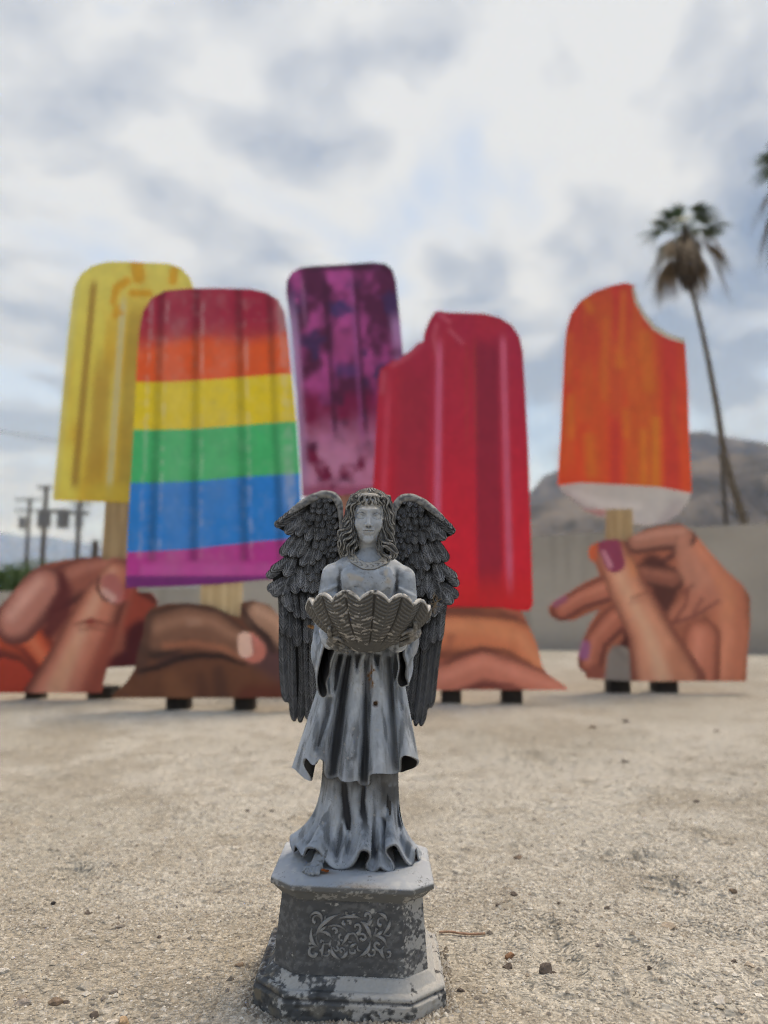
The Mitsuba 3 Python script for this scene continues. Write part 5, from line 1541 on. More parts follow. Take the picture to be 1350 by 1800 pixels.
col = mixc(col, (0.20, 0.22, 0.24), 0.35 * ss(0.52, 0.75, fb(v, 110, 4, 6, (1, 1, 0.5))))
lips = np.exp(-((rel[:, 2] + 29.8) / 3.0) ** 2) * ss(10, 7, np.abs(rel[:, 0])) * (rel[:, 1] < -37)
col = mixc(col, (0.23, 0.25, 0.272), 0.45 * lips)
col = mixc(col, (0.38, 0.375, 0.36), 0.15 * np.exp(-(np.hypot(rel[:, 0] * 0.6, rel[:, 2] + 30.5) / 4.0) ** 2) * (rel[:, 1] < -36))
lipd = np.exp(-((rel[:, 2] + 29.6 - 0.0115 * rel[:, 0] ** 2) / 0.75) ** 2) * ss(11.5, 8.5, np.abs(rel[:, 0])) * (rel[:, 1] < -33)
col = mixc(col, (0.035, 0.036, 0.04), 0.9 * lipd)  # mouth slit darkened in the colour as well as cut
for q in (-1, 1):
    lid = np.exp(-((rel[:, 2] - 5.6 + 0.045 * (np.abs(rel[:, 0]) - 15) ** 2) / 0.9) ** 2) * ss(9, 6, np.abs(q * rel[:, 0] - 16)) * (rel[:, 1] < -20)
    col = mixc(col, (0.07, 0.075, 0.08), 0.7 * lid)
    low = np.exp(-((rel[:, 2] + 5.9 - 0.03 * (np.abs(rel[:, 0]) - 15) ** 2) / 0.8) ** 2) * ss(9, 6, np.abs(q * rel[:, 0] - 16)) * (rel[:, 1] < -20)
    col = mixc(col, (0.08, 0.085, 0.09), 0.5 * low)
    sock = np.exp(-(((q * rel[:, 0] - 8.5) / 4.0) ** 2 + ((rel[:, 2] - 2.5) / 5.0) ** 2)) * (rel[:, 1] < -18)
    col = mixc(col, (0.13, 0.14, 0.155), 0.42 * sock * (0.6 + 0.8 * fb(v, 180, 2, 55)))  # socket shading painted in, along with dark wash at the inner corners
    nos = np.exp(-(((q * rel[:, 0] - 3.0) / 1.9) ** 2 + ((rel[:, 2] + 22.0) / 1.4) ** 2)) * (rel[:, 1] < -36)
    col = mixc(col, (0.04, 0.042, 0.045), 0.85 * nos)  # nostril shading painted into the face colour
head = part('head', v, f, col)

# hair: a cap of waved locks falling to the shoulders
Ha = Field(hp(-70, -58, -108), hp(72, 62, 66), 0.00095)
Ha.ell(hp(0, 10, 17), np.array([36.5, 42, 39]) * MM, 0.004)
for q in (-1, 1):
    Ha.ell(hp(q * 38, 8, -22), np.array([14, 24, 44]) * MM, 0.010)
    Ha.ell(hp(q * 13, 6, 40), np.array([20, 28, 16]) * MM, 0.006)
Ha.ell(hp(0, 22, -40), np.array([44, 18, 60]) * MM, 0.012)
Ha.ell(hp(0, -34, -14), np.array([27.5, 40, 38]) * MM, 0.004, cut=True)
hrng = np.random.default_rng(12)


def lock(pts, r0, r1, k=0.0009, n=26, strands=5, spread=2.7):
    c = spline(np.array(pts, float), n)
    for j in range(strands):
        a = j * 2 * np.pi / strands + hrng.random() * 2
        o = np.stack([np.cos(a + np.linspace(0, 2.4, n)), 0.6 * np.sin(a + np.linspace(0, 2.4, n)), 0.4 * np.sin(a + np.linspace(0, 2.4, n))], 1)
        rr = np.linspace(r0, r1, n)
        Ha.chain(HO + (c + o * spread * (rr / r0)[:, None]) * MM, rr * MM * (0.62 if strands < 4 else 0.45), k * (1 if strands < 4 else 0.6))


cr = lambda x, y: ((x - 610) * 0.1025, -(y - 635) * 0.1025)   # places read off as face offsets
for pts in (
    [(420, 190, -18), (330, 260, -24), (260, 320, -26), (330, 390, -30), (250, 430, -28), (190, 500, -24), (250, 570, -24), (210, 650, -22), (140, 740, -18)],
    [(380, 250, -30), (300, 330, -33), (380, 400, -36), (330, 430, -34), (290, 520, -30), (310, 620, -27), (260, 720, -26), (200, 780, -24), (150, 860, -22), (80, 920, -20)],
    [(280, 480, -26), (250, 640, -26), (290, 760, -26), (250, 860, -26), (130, 900, -24), (60, 940, -22), (80, 1050, -20), (60, 1150, -18), (90, 1260, -14)],
    [(300, 700, -24), (300, 850, -26), (270, 930, -27), (160, 970, -26), (110, 1060, -25), (130, 1170, -24), (90, 1290, -18), (120, 1370, -14)],
    [(320, 860, -22), (320, 980, -26), (240, 1060, -27), (170, 1100, -26), (180, 1200, -24), (140, 1300, -20), (180, 1370, -18)],
    [(350, 960, -20), (360, 1080, -24), (290, 1160, -26), (240, 1220, -25), (250, 1320, -22), (210, 1370, -20)],
    [(390, 1080, -14), (390, 1190, -18), (340, 1260, -20), (330, 1350, -20)],
    [(800, 180, -18), (880, 250, -24), (940, 330, -26), (920, 430, -28), (960, 530, -27), (1030, 600, -24), (1020, 700, -22), (1060, 760, -20)],
    [(860, 270, -31), (930, 350, -32), (900, 450, -32), (940, 560, -30), (960, 680, -28), (1000, 780, -26), (1060, 860, -23), (1080, 940, -20)],
    [(900, 480, -28), (920, 620, -28), (930, 760, -27), (960, 880, -27), (1030, 960, -26), (1070, 1060, -24), (1100, 1150, -22)],
    [(890, 700, -25), (900, 850, -26), (930, 960, -27), (960, 1050, -28), (1050, 1080, -27)],
    [(870, 860, -22), (860, 980, -25), (880, 1080, -27), (960, 1120, -30), (1060, 1170, -31), (1140, 1300, -30), (1060, 1270, -33), (950, 1200, -35), (880, 1190, -36), (860, 1270, -36), (910, 1340, -36), (980, 1390, -34), (1000, 1460, -31)],
    [(850, 1000, -18), (830, 1110, -20), (840, 1220, -24), (850, 1320, -26), (900, 1390, -28)],
    [(1000, 1100, -24), (1100, 1210, -24), (1130, 1330, -22), (1060, 1420, -22)],
    [(820, 1080, -12), (800, 1200, -14), (820, 1320, -18)],
):
    lock([(cr(x, y)[0], d, cr(x, y)[1]) for x, y, d in pts], 5.0, 3.4)
for x0, x1, y1, sw in ((360, 330, 410, -6), (420, 370, 430, 5), (470, 420, 425, -5), (520, 470, 445, 6), (560, 530, 430, -5), (600, 580, 445, 5), (650, 640, 420, -5), (690, 700, 440, 5), (730, 770, 435, 6), (780, 830, 440, -6), (830, 880, 420, 6), (880, 905, 450, -4)):
    a, b = cr(x0, 285), cr(x1, y1)
    mid = ((a[0] + b[0]) / 2 + sw * 0.55, (a[1] + b[1]) / 2)
    yf = lambda x: -42.0 + 0.013 * x * x
    lock([(a[0], yf(a[0]) + 1, a[1]), (mid[0], yf(mid[0]) - 2, mid[1] + 2), (b[0], yf(b[0]) - 0.5, b[1] + 3), (b[0] + sw * 0.7, yf(b[0]) + 1.5, b[1])], 3.6, 2.4, n=14, strands=2, spread=1.5)
for i in range(26):       # combed waves over the crown
    a0 = -1.35 + 2.7 * i / 25
    pts = []
    for u in np.linspace(0, 1, 9):
        el = 1.50 - 0.62 * u
        aa = a0 + 0.10 * math.sin(u * 7 + i * 1.7)
        pts.append((38 * math.sin(aa) * math.cos(el) * 1.02, 10 - 43 * math.cos(aa) * math.cos(el), 17 + 40.5 * math.sin(el) + 1.2 * math.sin(i * 2.2)))
    lock(pts, 3.0, 2.6, n=16, strands=1, spread=0.6)
for i in range(30):       # the back of the hair
    a0 = 1.2 + 3.9 * i / 29
    pts = [((44 + 6 * u) * math.sin(a0) * (1 if u > 0.2 else 0.8 + u), 12 - (34 - 4 * u) * math.cos(a0) * (0.8 + 0.2 * min(1, u * 4)), 45 - 140 * u) for u in np.linspace(0, 1, 8)]
    pts = [(x + 2.6 * math.sin(z * 0.12 + i), y, z) for x, y, z in pts]
    lock(pts, 4.2, 3.2, n=22, strands=1, spread=0.8)
v, f = Ha.mesh()
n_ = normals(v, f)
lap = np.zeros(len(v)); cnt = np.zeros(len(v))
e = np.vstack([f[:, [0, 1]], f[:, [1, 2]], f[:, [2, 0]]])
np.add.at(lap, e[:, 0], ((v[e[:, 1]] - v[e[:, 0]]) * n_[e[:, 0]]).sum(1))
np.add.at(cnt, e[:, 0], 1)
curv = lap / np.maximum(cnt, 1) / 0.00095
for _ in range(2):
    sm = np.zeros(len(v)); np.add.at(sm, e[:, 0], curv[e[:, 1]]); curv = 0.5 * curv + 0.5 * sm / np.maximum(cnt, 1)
# highlights painted pale on the raised strands, dark gaps painted between them
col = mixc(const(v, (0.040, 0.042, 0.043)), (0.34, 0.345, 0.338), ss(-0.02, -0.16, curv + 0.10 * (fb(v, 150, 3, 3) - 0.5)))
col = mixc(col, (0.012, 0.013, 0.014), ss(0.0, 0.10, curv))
part('hair', v, f, col, head)
ph_ = np.linspace(-1.75, 1.75, 150)
bb_ = np.linspace(-1, 1, 9)
bnd = []
for a in ph_:
    for b in bb_:
        rr = 1.0 + 0.045 * (1 - b ** 4)
        zc = 41.0 + 4.2 * b - 1.2 * math.sin(a) - 9.0 * (1 - math.cos(a)) * 0.5
        k_ = 0.86 - 0.11 * (b + 1) * 0.5
        bnd.append(hp(40.5 * k_ * rr * math.sin(a), 10 - 46.0 * k_ * rr * math.cos(a), zc))
bnd = np.array(bnd)
fb_ = grid_faces(150, 9)
if (normals(bnd, fb_) * (bnd - hp(0, 9, 33))).sum() < 0:
    fb_ = fb_[:, ::-1]
part('headband', bnd, fb_, mixc(const(bnd, (0.28, 0.285, 0.28)), (0.40, 0.40, 0.385), ss(0.4, 0.6, fb(bnd, 130, 3, 3))), head)

# --- wings
def wing_y(x, z):
    u = np.clip((np.abs(x) - 0.05) / 0.14, 0, 1.2)
    return 0.058 + 0.016 * np.sin(np.pi * np.clip(u, 0, 1)) - 0.034 * u ** 2


FEATHER_DARK, FEATHER_MID, FEATHER_PALE = np.array([0.008, 0.009, 0.010]), np.array([0.085, 0.090, 0.098]), np.array([0.38, 0.395, 0.42])


def feather(base, tip, W, lift0, lift1, mir, seed, pale, bend=0.0):
    """one moulded feather from base to tip (x, z of the left wing), barbs cut as slanted grooves"""
    r = np.random.default_rng(seed)
    b, t = np.array(base), np.array(tip)
    L = np.linalg.norm(t - b)
    ns, nv = max(14, int(L / 0.00095)), 15
    s = np.linspace(0, 1, ns)
    u = np.linspace(-1, 1, nv)
    d = (t - b) / L
    side = np.array([-d[1], d[0]])
    tr = max(0.45, 1 - (0.62 if L < 0.08 else 1.7) * W / L)
    w = np.where(s < tr, 0.72 + 0.28 * np.sin(np.clip(s / tr, 0, 1) * np.pi / 2), np.sqrt(np.clip(1 - ((s - tr) / (1.003 - tr)) ** 2, 0.0, 1)))
    w = w * W / 2
    S, U = np.meshgrid(s, u, indexing='ij')
    Wd = w[:, None] * U
    lam = 0.0062 if L > 0.06 else 0.0056
    phase = (S * L + 1.3 * np.abs(Wd)) / lam + 0.35 * np.sin(S * L * 260 + seed)
    gro = np.cos(2 * np.pi * phase) * (np.abs(U) > 0.12)
    cen = b + d * (S * L)[..., None] + side * (Wd + bend * L * np.sin(S * np.pi))[..., None]
    hgt = (lift0 + (lift1 - lift0) * S ** 1.3) + 0.09 * W * (1 - U ** 2) + 0.0014 * (1 - U ** 8) - 0.0011 * (gro < 0) * np.abs(gro) + 0.0011 * np.exp(-(U / 0.10) ** 2)
    hgt = hgt - 0.004 * (S > 0.985)
    x, z = cen[..., 0], cen[..., 1]
    y = wing_y(x, z) - hgt
    v = np.stack([x, y, z], -1).reshape(-1, 3)
    f = grid_faces(ns, nv)
    # give it a back and an edge
    vb = v + [0, 0.0035, 0]
    N = len(v)
    i = np.arange(ns - 1)
    ed = [np.stack([i * nv, (i + 1) * nv, (i + 1) * nv + N], 1), np.stack([i * nv, (i + 1) * nv + N, i * nv + N], 1)]
    i2 = i * nv + nv - 1
    ed += [np.stack([i2, i2 + N, i2 + nv + N], 1), np.stack([i2, i2 + nv + N, i2 + nv], 1)]
    j = np.arange(nv - 1) + (ns - 1) * nv
    ed += [np.stack([j, j + 1, j + 1 + N], 1), np.stack([j, j + 1 + N, j + N], 1)]
    V = np.vstack([v, vb])
    F_ = np.vstack([f, f[:, ::-1] + N] + ed)
    if normals(v, f)[:, 1].mean() > 0:
        F_ = F_[:, ::-1]
    g = gro.reshape(-1)
    nz = fb(v, 90, 3, 7)
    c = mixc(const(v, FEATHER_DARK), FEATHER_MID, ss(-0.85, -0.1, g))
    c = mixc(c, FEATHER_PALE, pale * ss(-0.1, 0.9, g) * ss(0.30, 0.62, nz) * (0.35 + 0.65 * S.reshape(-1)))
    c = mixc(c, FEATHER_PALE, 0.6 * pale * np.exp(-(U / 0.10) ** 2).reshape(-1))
    c = mixc(c, FEATHER_DARK * 0.6, 0.9 * ((np.abs(U) > 0.87) | (S > 0.985)).reshape(-1))  # dark outline painted to stand for the shaded crevice between feathers
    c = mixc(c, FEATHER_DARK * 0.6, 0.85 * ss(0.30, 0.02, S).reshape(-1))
    C_ = np.vstack([c, const(vb, FEATHER_DARK * 0.6)])
    if mir:
        V = V * [-0.972, 1, 1] + [-0.0015, 0, 0.0]
        F_ = F_[:, ::-1]
    return V, F_, C_


def xz(px, py, y=0.06):
    p = sl(px, py, y)
    return p[[0, 2]]


def wing_rows():
    """(base px, tip px, width px, paleness) from the lowest layer up"""
    rows = []
    prim = [((557, 1085), (557, 1236), 13), ((509, 1095), (511, 1238), 15), ((547, 1090), (550, 1257), 14), ((498, 1090), (504, 1234), 15), ((536, 1095), (541, 1267), 14.5), ((514, 1098), (517.5, 1268), 15), ((525, 1095), (528, 1270), 14)]
    rows.append([(b, t, w, 0.45) for b, t, w in prim])

    def fan(tips, L, W, root, pale):
        out = []
        for i, (x, y) in enumerate(tips):
            l = L[i] if isinstance(L, (list, tuple)) else L
            rx, ry = root[i] if isinstance(root, list) else root
            d = np.array([rx - x, ry - y], float)
            d /= np.linalg.norm(d)
            out.append(((x + d[0] * l, y + d[1] * l), (x, y), W[i] if isinstance(W, (list, tuple)) else W, pale[i] if isinstance(pale, (list, tuple)) else pale))
        return out
    rows.append(fan([(560, 1112), (553, 1124), (512, 1122), (541, 1132), (500, 1117), (524, 1137)], [50, 50, 50, 52, 78, 54], [14, 15, 15, 16, 15, 17], [(562, 1000), (552, 1000), (506, 1000), (538, 1000), (494, 1000), (518, 1000)], [0.5, 0.5, 0.7, 0.6, 0.95, 0.7]))
    rows.append(fan([(556, 1084), (546, 1089), (535, 1090), (505, 1068), (524, 1087), (514, 1076)], 48, [12, 13, 13, 13, 13, 14], [(556, 1000), (542, 1000), (527, 1000), (496, 1000), (512, 1000), (499, 1010)], [0.4, 0.5, 0.6, 0.9, 0.8, 0.9]))
    rows.append(fan([(559, 1040), (549, 1044), (537, 1042), (521.5, 1045), (476, 1040), (484, 1049), (500, 1048)], [34, 34, 36, 38, 46, 42, 40], [14, 15, 16, 17, 18, 19, 18], [(562, 980), (552, 980), (538, 980), (516, 980), (545, 990), (540, 985), (520, 980)], [0.5, 0.6, 0.8, 0.8, 1, 1, 0.9]))
    rows.append(fan([(556, 1024), (546, 1023), (528, 1034), (475, 1018), (504, 1031)], [28, 28, 38, 46, 42], [15, 16, 21, 15, 18], [(558, 960), (552, 960), (532, 970), (535, 960), (528, 965)], [0.5, 0.6, 0.85, 0.9, 1]))
    rows.append(fan([(566, 1003), (557, 1009), (540, 1010), (482, 1008), (491, 1005), (503.5, 1015)], [26, 26, 30, 36, 34, 40], [13, 14, 15, 15, 16, 17], [(570, 950), (562, 950), (545, 950), (540, 955), (540, 945), (535, 940)], [0.4, 0.5, 0.6, 0.9, 0.95, 1]))
    rows.append(fan([(570, 975), (558, 986), (546, 994), (531, 996), (498, 979), (512, 981), (524, 981)], [26, 28, 36, 40, 46, 44, 44], [13, 14, 15, 16, 18, 16, 16], [(575, 930), (566, 935), (562, 930), (560, 930), (535, 920), (545, 920), (555, 920)], [0.4, 0.5, 0.6, 0.7, 1, 0.9, 0.85]))
    rows.append(fan([(577, 958), (566, 969), (553, 965), (569, 949), (557, 951), (540, 953), (523, 943)], [22, 24, 24, 26, 26, 30, 34], [12, 13, 13, 14, 15, 16, 15], [(580, 900), (572, 905), (562, 905), (576, 900), (566, 895), (556, 895), (552, 898)], [0.3, 0.4, 0.45, 0.4, 0.5, 0.6, 0.7]))
    rows.append(fan([(516, 935), (488, 929), (504, 940)], [44, 62, 54], [15, 14, 20], [(562, 890), (556, 880), (560, 888)], [0.7, 0.9, 0.85]))
    r = np.random.default_rng(2)
    sc = []
    for k, y in enumerate((938, 927, 916, 905, 895, 886)):
        x0 = 530 + (938 - y) * 0.62 - 6
        for i, x in enumerate(np.arange(x0, 582, 10.5)):
            sc.append(((x + 5.0, y - 19), (x + (k % 2) * 5 + r.normal() * 1.2, y + r.normal() * 1.5), 11.5 + r.normal() * 0.8, 0.28 + 0.3 * r.random()))
    rows.append(sc)
    # scaly inner strip beside the hair and shoulder
    st = []
    for k, y in enumerate(np.arange(1012, 896, -10.0)):
        for x in (581 - (k % 2) * 4, 590 - (k % 2) * 4):
            if not (x < 584 and y > 1000):
                st.append(((x + 1.5, y - 15), (x, y), 10.5, 0.3 + 0.3 * r.random()))
    rows.append(st)
    return rows


rows = wing_rows()
edge_px = [(600, 1010), (601, 960), (600, 915), (597, 889), (588, 874.5), (572, 869.5), (552, 875), (531, 888), (512, 904), (493, 922)]
slab_px = [(600, 1060), (601, 960), (600, 912), (596, 888), (586, 873), (570, 869), (551, 875), (530, 888), (510, 905), (492, 924), (491, 932), (512, 942), (503, 958), (500, 974), (500, 986), (490, 1000), (482, 1016), (481, 1040), (492, 1048), (497, 1060), (498, 1110), (501, 1150), (505, 1226), (514, 1240), (520, 1262), (545, 1260), (556, 1236), (562, 1150), (575, 1100)]
for mir in (False, True):
    wname = None
    sp = [tuple(xz(*q)) for q in slab_px]
    g = sg.Polygon(sp).buffer(-0.002)
    m = trimesh.creation.extrude_polygon(g, 0.012, engine='earcut')
    m = m.subdivide_to_size(0.012) if hasattr(m, 'subdivide_to_size') else m
    vv = m.vertices
    x, z = vv[:, 0], vv[:, 1]
    vv = np.stack([x, wing_y(x, z) + 0.013 - vv[:, 2] + 0.0005, z], -1)
    ff = m.faces
    tm = trimesh.Trimesh(vv, ff, process=True)
    tm.fix_normals()
    vv, ff = np.array(tm.vertices), np.array(tm.faces)
    # rounded leading edge rolled forward
    e2 = spline(np.array([xz(*q) for q in edge_px]), 150)
    ev = np.stack([e2[:, 0], wing_y(e2[:, 0], e2[:, 1]) - 0.006 - 0.005 * np.sin(np.linspace(0, 1, 150) * np.pi), e2[:, 1]], -1)
    uu = np.linspace(0, 1, 150)
    er = (0.0042 + 0.0040 * ss(0.25, 0.5, uu) * ss(1.0, 0.7, uu)) * (1 + 0.10 * np.abs(np.sin(uu * 34)))
    et = tube(ev, er, 14)
    V = np.vstack([vv, et.vertices])
    F_ = np.vstack([ff, et.faces + len(vv)])
    cc = np.vstack([const(vv, FEATHER_DARK), mixc(const(et.vertices, FEATHER_MID * 1.2), (0.27, 0.275, 0.275), ss(0.38, 0.6, fb(et.vertices, 160, 3, 4)))])
    if mir:
        V = V * [-0.972, 1, 1] + [-0.0015, 0, 0]
        F_ = F_[:, ::-1]
    wing = part('wing', V, F_, cc)
    seed = 500 + 300 * mir
    for k, row in enumerate(rows):
        for i, (b, t_, w, pale) in enumerate(row):
            seed += 1
            r = np.random.default_rng(seed)
            j = r.normal(size=2) * (0.9 if mir else 0.25)
            bp, tp_ = xz(*b), xz(t_[0] + j[0], t_[1] + j[1])
            big = k == 0
            V, F_, C_ = feather(bp, tp_, w * 0.00112 * (1.0 if big else 1.06), 0.0004 * (k % 2) - 0.001 + 0.0004 * i, 0.0052 + 0.0004 * i + 0.0022 * (i % 2) if not big else 0.002 + 0.0012 * i, mir, seed, pale * (0.9 + 0.2 * r.random()), r.normal() * 0.012)
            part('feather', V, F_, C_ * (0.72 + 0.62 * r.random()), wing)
    # little plates along the crest of the wing
    for i, u in enumerate(np.linspace(0.36, 0.97, 15)):
        q = int(u * 149)
        a, b = e2[max(q - 3, 0)], e2[min(q + 3, 149)]
        d = (b - a) / np.linalg.norm(b - a)
        nrm_ = np.array([-d[1], d[0]])
        if nrm_[1] < 0:
            nrm_ = -nrm_
        tip = e2[q] + d * 0.009 - nrm_ * 0.0020
        base = e2[q] - d * 0.006 + nrm_ * 0.001
        V, F_, C_ = feather(base, tip, 0.0105, 0.011, 0.0145, mir, seed + 40 + i, 1.0)
        part('feather', V, F_, C_ * 1.25, wing)

# ------------------------------------------------------------------ grit, stones, litter on the lot
principled('stone_mat', {'type': 'mesh_attribute', 'name': 'vertex_color'}, 0.9, 0.2)
gr = np.random.default_rng(77)


def gz(x, y):
    return gh(np.atleast_1d(np.asarray(x, float)), np.atleast_1d(np.asarray(y, float)))


OCT_V = np.array([[1, 0, 0], [-1, 0, 0], [0, 1, 0], [0, -1, 0], [0, 0, 1], [0, 0, -1]], float)
OCT_F = np.array([[0, 2, 4], [2, 1, 4], [1, 3, 4], [3, 0, 4], [2, 0, 5], [1, 2, 5], [3, 1, 5], [0, 3, 5]])
GC = np.array([(0.46, 0.43, 0.37), (0.40, 0.365, 0.305), (0.55, 0.525, 0.47), (0.29, 0.265, 0.23), (0.19, 0.175, 0.16), (0.62, 0.60, 0.55), (0.34, 0.295, 0.24)])


def grains(n, ylo, yhi, smin, smax, power):
    y = ylo + (yhi - ylo) * gr.random(n) ** 1.4
    half = 0.55 * (y - CAM[1]) + 0.1
    x = CAM[0] + half * (2 * gr.random(n) - 1)
    s_ = smin + (smax - smin) * gr.random(n) ** power
    v = OCT_V[None] * (0.55 + 0.6 * gr.random((n, 6, 1)))
    a = gr.random(n) * 2 * np.pi
    ca, sa = np.cos(a), np.sin(a)
    v = v * (np.stack([1 + 0 * a, 0.7 + 0.3 * gr.random(n), 0.5 + 0.3 * gr.random(n)], 1) * s_[:, None])[:, None]
    v = np.stack([v[..., 0] * ca[:, None] - v[..., 1] * sa[:, None], v[..., 0] * sa[:, None] + v[..., 1] * ca[:, None], v[..., 2]], -1)
    v += np.stack([x, y, gh(x, y) + 0.12 * s_], -1)[:, None]
    f = (OCT_F[None] + 6 * np.arange(n)[:, None, None]).reshape(-1, 3)
    c = GC[gr.choice(len(GC), n, p=[.32, .24, .18, .09, .04, .08, .05])] * (0.85 + 0.3 * gr.random((n, 1)))
    return v.reshape(-1, 3), f, np.repeat(c, 6, 0)


V, F_, C_, o = [], [], [], 0
for args in ((52000, -0.52, 0.75, 0.0012, 0.0040, 2.2), (34000, 0.2, 2.4, 0.0022, 0.0062, 2.4), (9500, -0.5, 3.0, 0.004, 0.0095, 2.5)):
    v, f, c = grains(*args)
    V.append(v); F_.append(f + o); C_.append(c); o += len(v)
nb = 2600                                 # grit gathered against the pedestal's foot
pth = octa(0.168, 0.108)
ii = gr.integers(0, len(pth), nb)
bx_, by_ = (pth[ii] * (1 + 0.10 * gr.random((nb, 1)) ** 1.8)).T + np.array([[0.0075], [0.0]])
sz = 0.0014 + 0.0045 * gr.random(nb) ** 2.5
v = OCT_V[None] * (0.55 + 0.6 * gr.random((nb, 6, 1))) * sz[:, None, None]
v = v + np.stack([bx_, by_, gh(bx_, by_) + 0.1 * sz], -1)[:, None]
V.append(v.reshape(-1, 3)); F_.append((OCT_F[None] + 6 * np.arange(nb)[:, None, None]).reshape(-1, 3) + o)
C_.append(np.repeat(GC[gr.integers(0, len(GC), nb)] * 0.75, 6, 0)); o += nb * 6
k = put('gravel', (np.vstack(V), np.vstack(F_)), 'stone_mat', color=np.vstack(C_))
tag(k, 'coarse pale grit scattered over the sandy lot', kind='stuff')


def stone(px, py, wpx, hfac, colr, seed, label, flat=1.0):
    r = np.random.default_rng(seed)
    g = ground_at(px, py)
    d = np.linalg.norm(g - CAM)
    R_ = wpx / 1350.0 * d / 2
    m = trimesh.creation.icosphere(subdivisions=3)
    v = m.vertices.copy()
    for _ in range(13):                      # knock flat faces off a ball
        n = r.normal(size=3); n /= np.linalg.norm(n)
        h = 0.50 + 0.30 * r.random()
        dd = v @ n - h
        v -= np.where(dd > 0, dd, 0)[:, None] * n
    v += (0.35 * (meshkit.fbm(v * 2.2 + seed, 3, seed) - 0.5))[:, None] * v
    a = r.random() * 6.3
    v = v * [1.0, 0.8, hfac]
    v = np.stack([v[:, 0] * math.cos(a * .1) - v[:, 1] * math.sin(a * .1), v[:, 0] * math.sin(a * .1) + v[:, 1] * math.cos(a * .1), v[:, 2]], 1)
    v = v * R_ + [g[0], g[1], gz(g[0], g[1])[0] + R_ * hfac * 0.12]
    c = mixc(const(v, colr), np.array(colr) * 1.5, ss(0.45, 0.7, meshkit.fbm(v * 160, 3, seed)))
    k = put('stone', (v, np.array(m.faces)), 'stone_mat', color=c)
    tag(k, label, 'stone')


DK, BR, TN, WH, GY = (0.10, 0.085, 0.075), (0.16, 0.125, 0.095), (0.29, 0.25, 0.20), (0.48, 0.46, 0.42), (0.22, 0.20, 0.18)
for i, (px, py, w, hf, cl, lab) in enumerate([
    (911, 1508, 20, .75, BR, 'dark brown stone on the sand, right of the angel at hem height'),
    (904, 1583, 17, .6, DK, 'dark flattish stone right of the pedestal, above the twig'),
    (876, 1602, 11, .8, DK, 'small dark stone just right of and above the twig'),
    (1068, 1600, 13, .6, DK, 'small dark stone in a shallow dip midway to the right edge'),
    (983, 1600, 8, .8, DK, 'tiny dark stone between the twig and the shallow dip'),
    (1173, 1624, 29, .35, TN, 'flat tan slab of rock lying right of the twig'),
    (1291, 1574, 18, .7, BR, 'brown stone near the right edge, level with the twig'),
    (1140, 1549, 18, .5, BR, 'low brown stone in a scuffed patch of sand on the right'),
    (895, 1682, 24, .6, (0.20, 0.12, 0.075), 'reddish brown stone below the twig'),
    (893, 1699, 18, .6, DK, 'dark stone touching the reddish stone below the twig'),
    (961, 1714, 27, .75, DK, 'largest dark stone in the lower right sand'),
    (973, 1704, 12, .8, DK, 'dark pebble leaning behind the largest dark stone'),
    (811, 1741, 13, .8, DK, 'dark pebble close to the right foot of the pedestal'),
    (1265, 1769, 25, .6, WH, 'white stone near the bottom right corner'),
    (1317, 1710, 20, .6, TN, 'rounded tan stone near the right edge of the sand'),
    (1332, 1737, 24, .5, WH, 'pale stone by the right edge above the white one'),
    (1101, 1271, 14, .6, DK, 'dark stone far out on the sand below the orange ice pop'),
    (1042, 1279, 15, .6, BR, 'brown stone far out on the sand left of the dark one'),
    (1260, 1286, 11, .6, BR, 'small brown stone far out near the right side'),
    (1099, 1343, 14, .6, DK, 'dark stone alone in mid distance on the right sand'),
    (1223, 1410, 13, .7, DK, 'blackish stone alone on the right, nearer than the far ones'),
    (806, 1397, 13, .4, GY, 'flat grey stone right of the angel at tunic height'),
    (1142, 1706, 12, .8, DK, 'dark pebble in the lower right between dips'),
    (1291, 1701, 12, .7, DK, 'dark pebble left of the rounded tan stone'),
    (1053, 1673, 15, .5, GY, 'flat grey pebble centre right below the slab'),
    (1200, 1752, 13, .6, GY, 'grey pebble low on the right beside the white stone'),
    (93, 1591, 9, .9, (0.04, 0.038, 0.04), 'small black pebble on the left sand'),
    (156, 1596, 14, .55, DK, 'dark stone on the left sand right of the black pebble'),
    (212, 1625, 14, .6, GY, 'grey stone midway between the left edge and the pedestal'),
    (120, 1652, 22, .4, (0.45, 0.45, 0.43), 'pale grey flat chip of rock on the left sand'),
    (422, 1698, 17, .6, BR, 'brown stone just left of the pedestal foot'),
    (148, 1742, 26, .7, (0.36, 0.34, 0.30), 'pale pointed stone in the lower left'),
    (6, 1723, 16, .8, WH, 'white stone at the left edge of the sand'),
    (40, 1769, 26, .35, GY, 'flat grey slab low on the left'),
    (95, 1768, 22, .6, BR, 'brown stone low on the left beside the flat slab'),
    (115, 1765, 13, .6, DK, 'dark pebble touching the brown stone low on the left'),
    (166, 1783, 18, .6, DK, 'dark stone at the bottom left edge'),
    (200, 1752, 16, .5, GY, 'grey pebble right of the pale pointed stone'),
    (217, 1794, 20, .8, (0.34, 0.25, 0.16), 'ochre stone cut by the bottom edge on the left'),
    (195, 1798, 22, .6, (0.52, 0.48, 0.42), 'cream stone cut by the bottom edge on the left'),
    (434, 1424, 11, .6, DK, 'dark pebble left of the angel at skirt height'),
    (478, 1424, 9, .6, DK, 'tiny dark pebble close left of the skirt'),
    (175, 1453, 12, .6, GY, 'grey pebble far left in mid distance'),
    (280, 1651, 9, .8, DK, 'tiny dark pebble left of the pedestal in open sand'),
]):
    stone(px, py, w, hf, cl, 900 + i, lab)

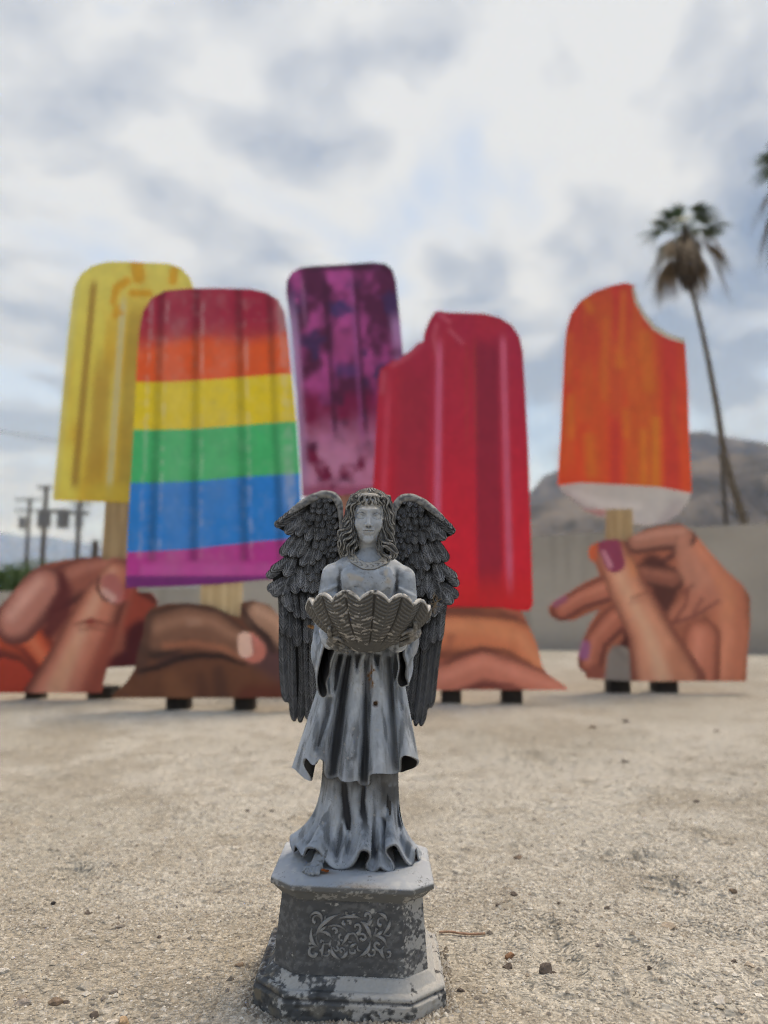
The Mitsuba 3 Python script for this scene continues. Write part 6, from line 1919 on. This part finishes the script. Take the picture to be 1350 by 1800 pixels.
a, b = ground_at(772, 1643), ground_at(853, 1647)
q = np.array([a + (b - a) * t + np.array([0, 0.001 * math.sin(t * 9), 0.0050 + 0.0008 * math.sin(t * 5)]) for t in np.linspace(0, 1, 14)])
q[:, 2] += gz(q[:, 0], q[:, 1])
m = tube(q, 0.0024 * (1 + 0.12 * np.sin(np.arange(14) * 2.0)), 8)
k = put('twig', m, 'stone_mat', smooth=True, color=mixc(const(m.vertices, (0.40, 0.27, 0.20)), (0.28, 0.18, 0.13), ss(0.4, 0.6, meshkit.fbm(m.vertices * 200, 2, 3))))
tag(k, 'straight bare pinkish brown twig lying on the sand', 'twig')


def curl_leaf(pos, size, seed, colr, yaw, tiltx):
    u, w = np.meshgrid(np.linspace(-1, 1, 15), np.linspace(-1, 1, 9), indexing='ij')
    wid = np.sqrt(np.clip(1 - u ** 2, 0, 1)) * 0.45
    v = np.stack([u, w * wid, 0.35 * (w * wid) ** 2 * 3 + 0.25 * u ** 2 + 0.08 * np.sin(u * 5 + seed)], -1).reshape(-1, 3) * size
    R_ = trimesh.transformations.euler_matrix(tiltx, 0.2, yaw)[:3, :3]
    v = v @ R_.T
    f = grid_faces(15, 9)
    v2 = v + np.array([0, 0, 0.0004])
    return np.vstack([v, v2]) + pos, np.vstack([f[:, ::-1], f + len(v)]), mixc(const(np.vstack([v, v]), colr), np.array(colr) * 0.5, ss(0.4, 0.7, meshkit.fbm(np.vstack([v, v]) * 300, 2, seed)))


for (px, py, y), size, seed, colr, yaw, tx, lab in (((571, 1527, -0.108), 0.008, 3, (0.34, 0.10, 0.025), 0.5, 0.4, 'small curled rust orange leaf beside the bare foot'), ((547, 1103, 0.02), 0.009, 4, (0.30, 0.17, 0.08), 0.3, 1.1, 'dry brown leaf scrap caught on the wing left of the bowl')):
    p = sl(px, py, y)
    if py > 1500:
        p[2] = zt_ + 0.003
    v, f, c = curl_leaf(p, size, seed, colr, yaw, tx)
    k = put('leaf', (v, f), 'stone_mat', smooth=True, color=c, to_world=LEAN)
    tag(k, lab, 'leaf')
g0 = sl(766, 1060, 0.025)
tw = []
for i in range(9):
    a = gr.random() * 6.28
    e = g0 + np.array([0.010 * math.cos(a), -0.006 - 0.004 * gr.random(), 0.022 * math.sin(a)])
    tw.append(tube(spline([g0 + [0, -0.004, 0], (g0 + e) / 2 + gr.normal(size=3) * 0.003, e], 8), np.linspace(0.0009, 0.0004, 8), 5))
m = trimesh.util.concatenate(tw)
k = put('dry_weed', m, 'stone_mat', color=const(m.vertices, (0.22, 0.16, 0.09)), to_world=LEAN)
tag(k, 'wisp of dry brown weed caught on the wing right of the bowl', 'weed')
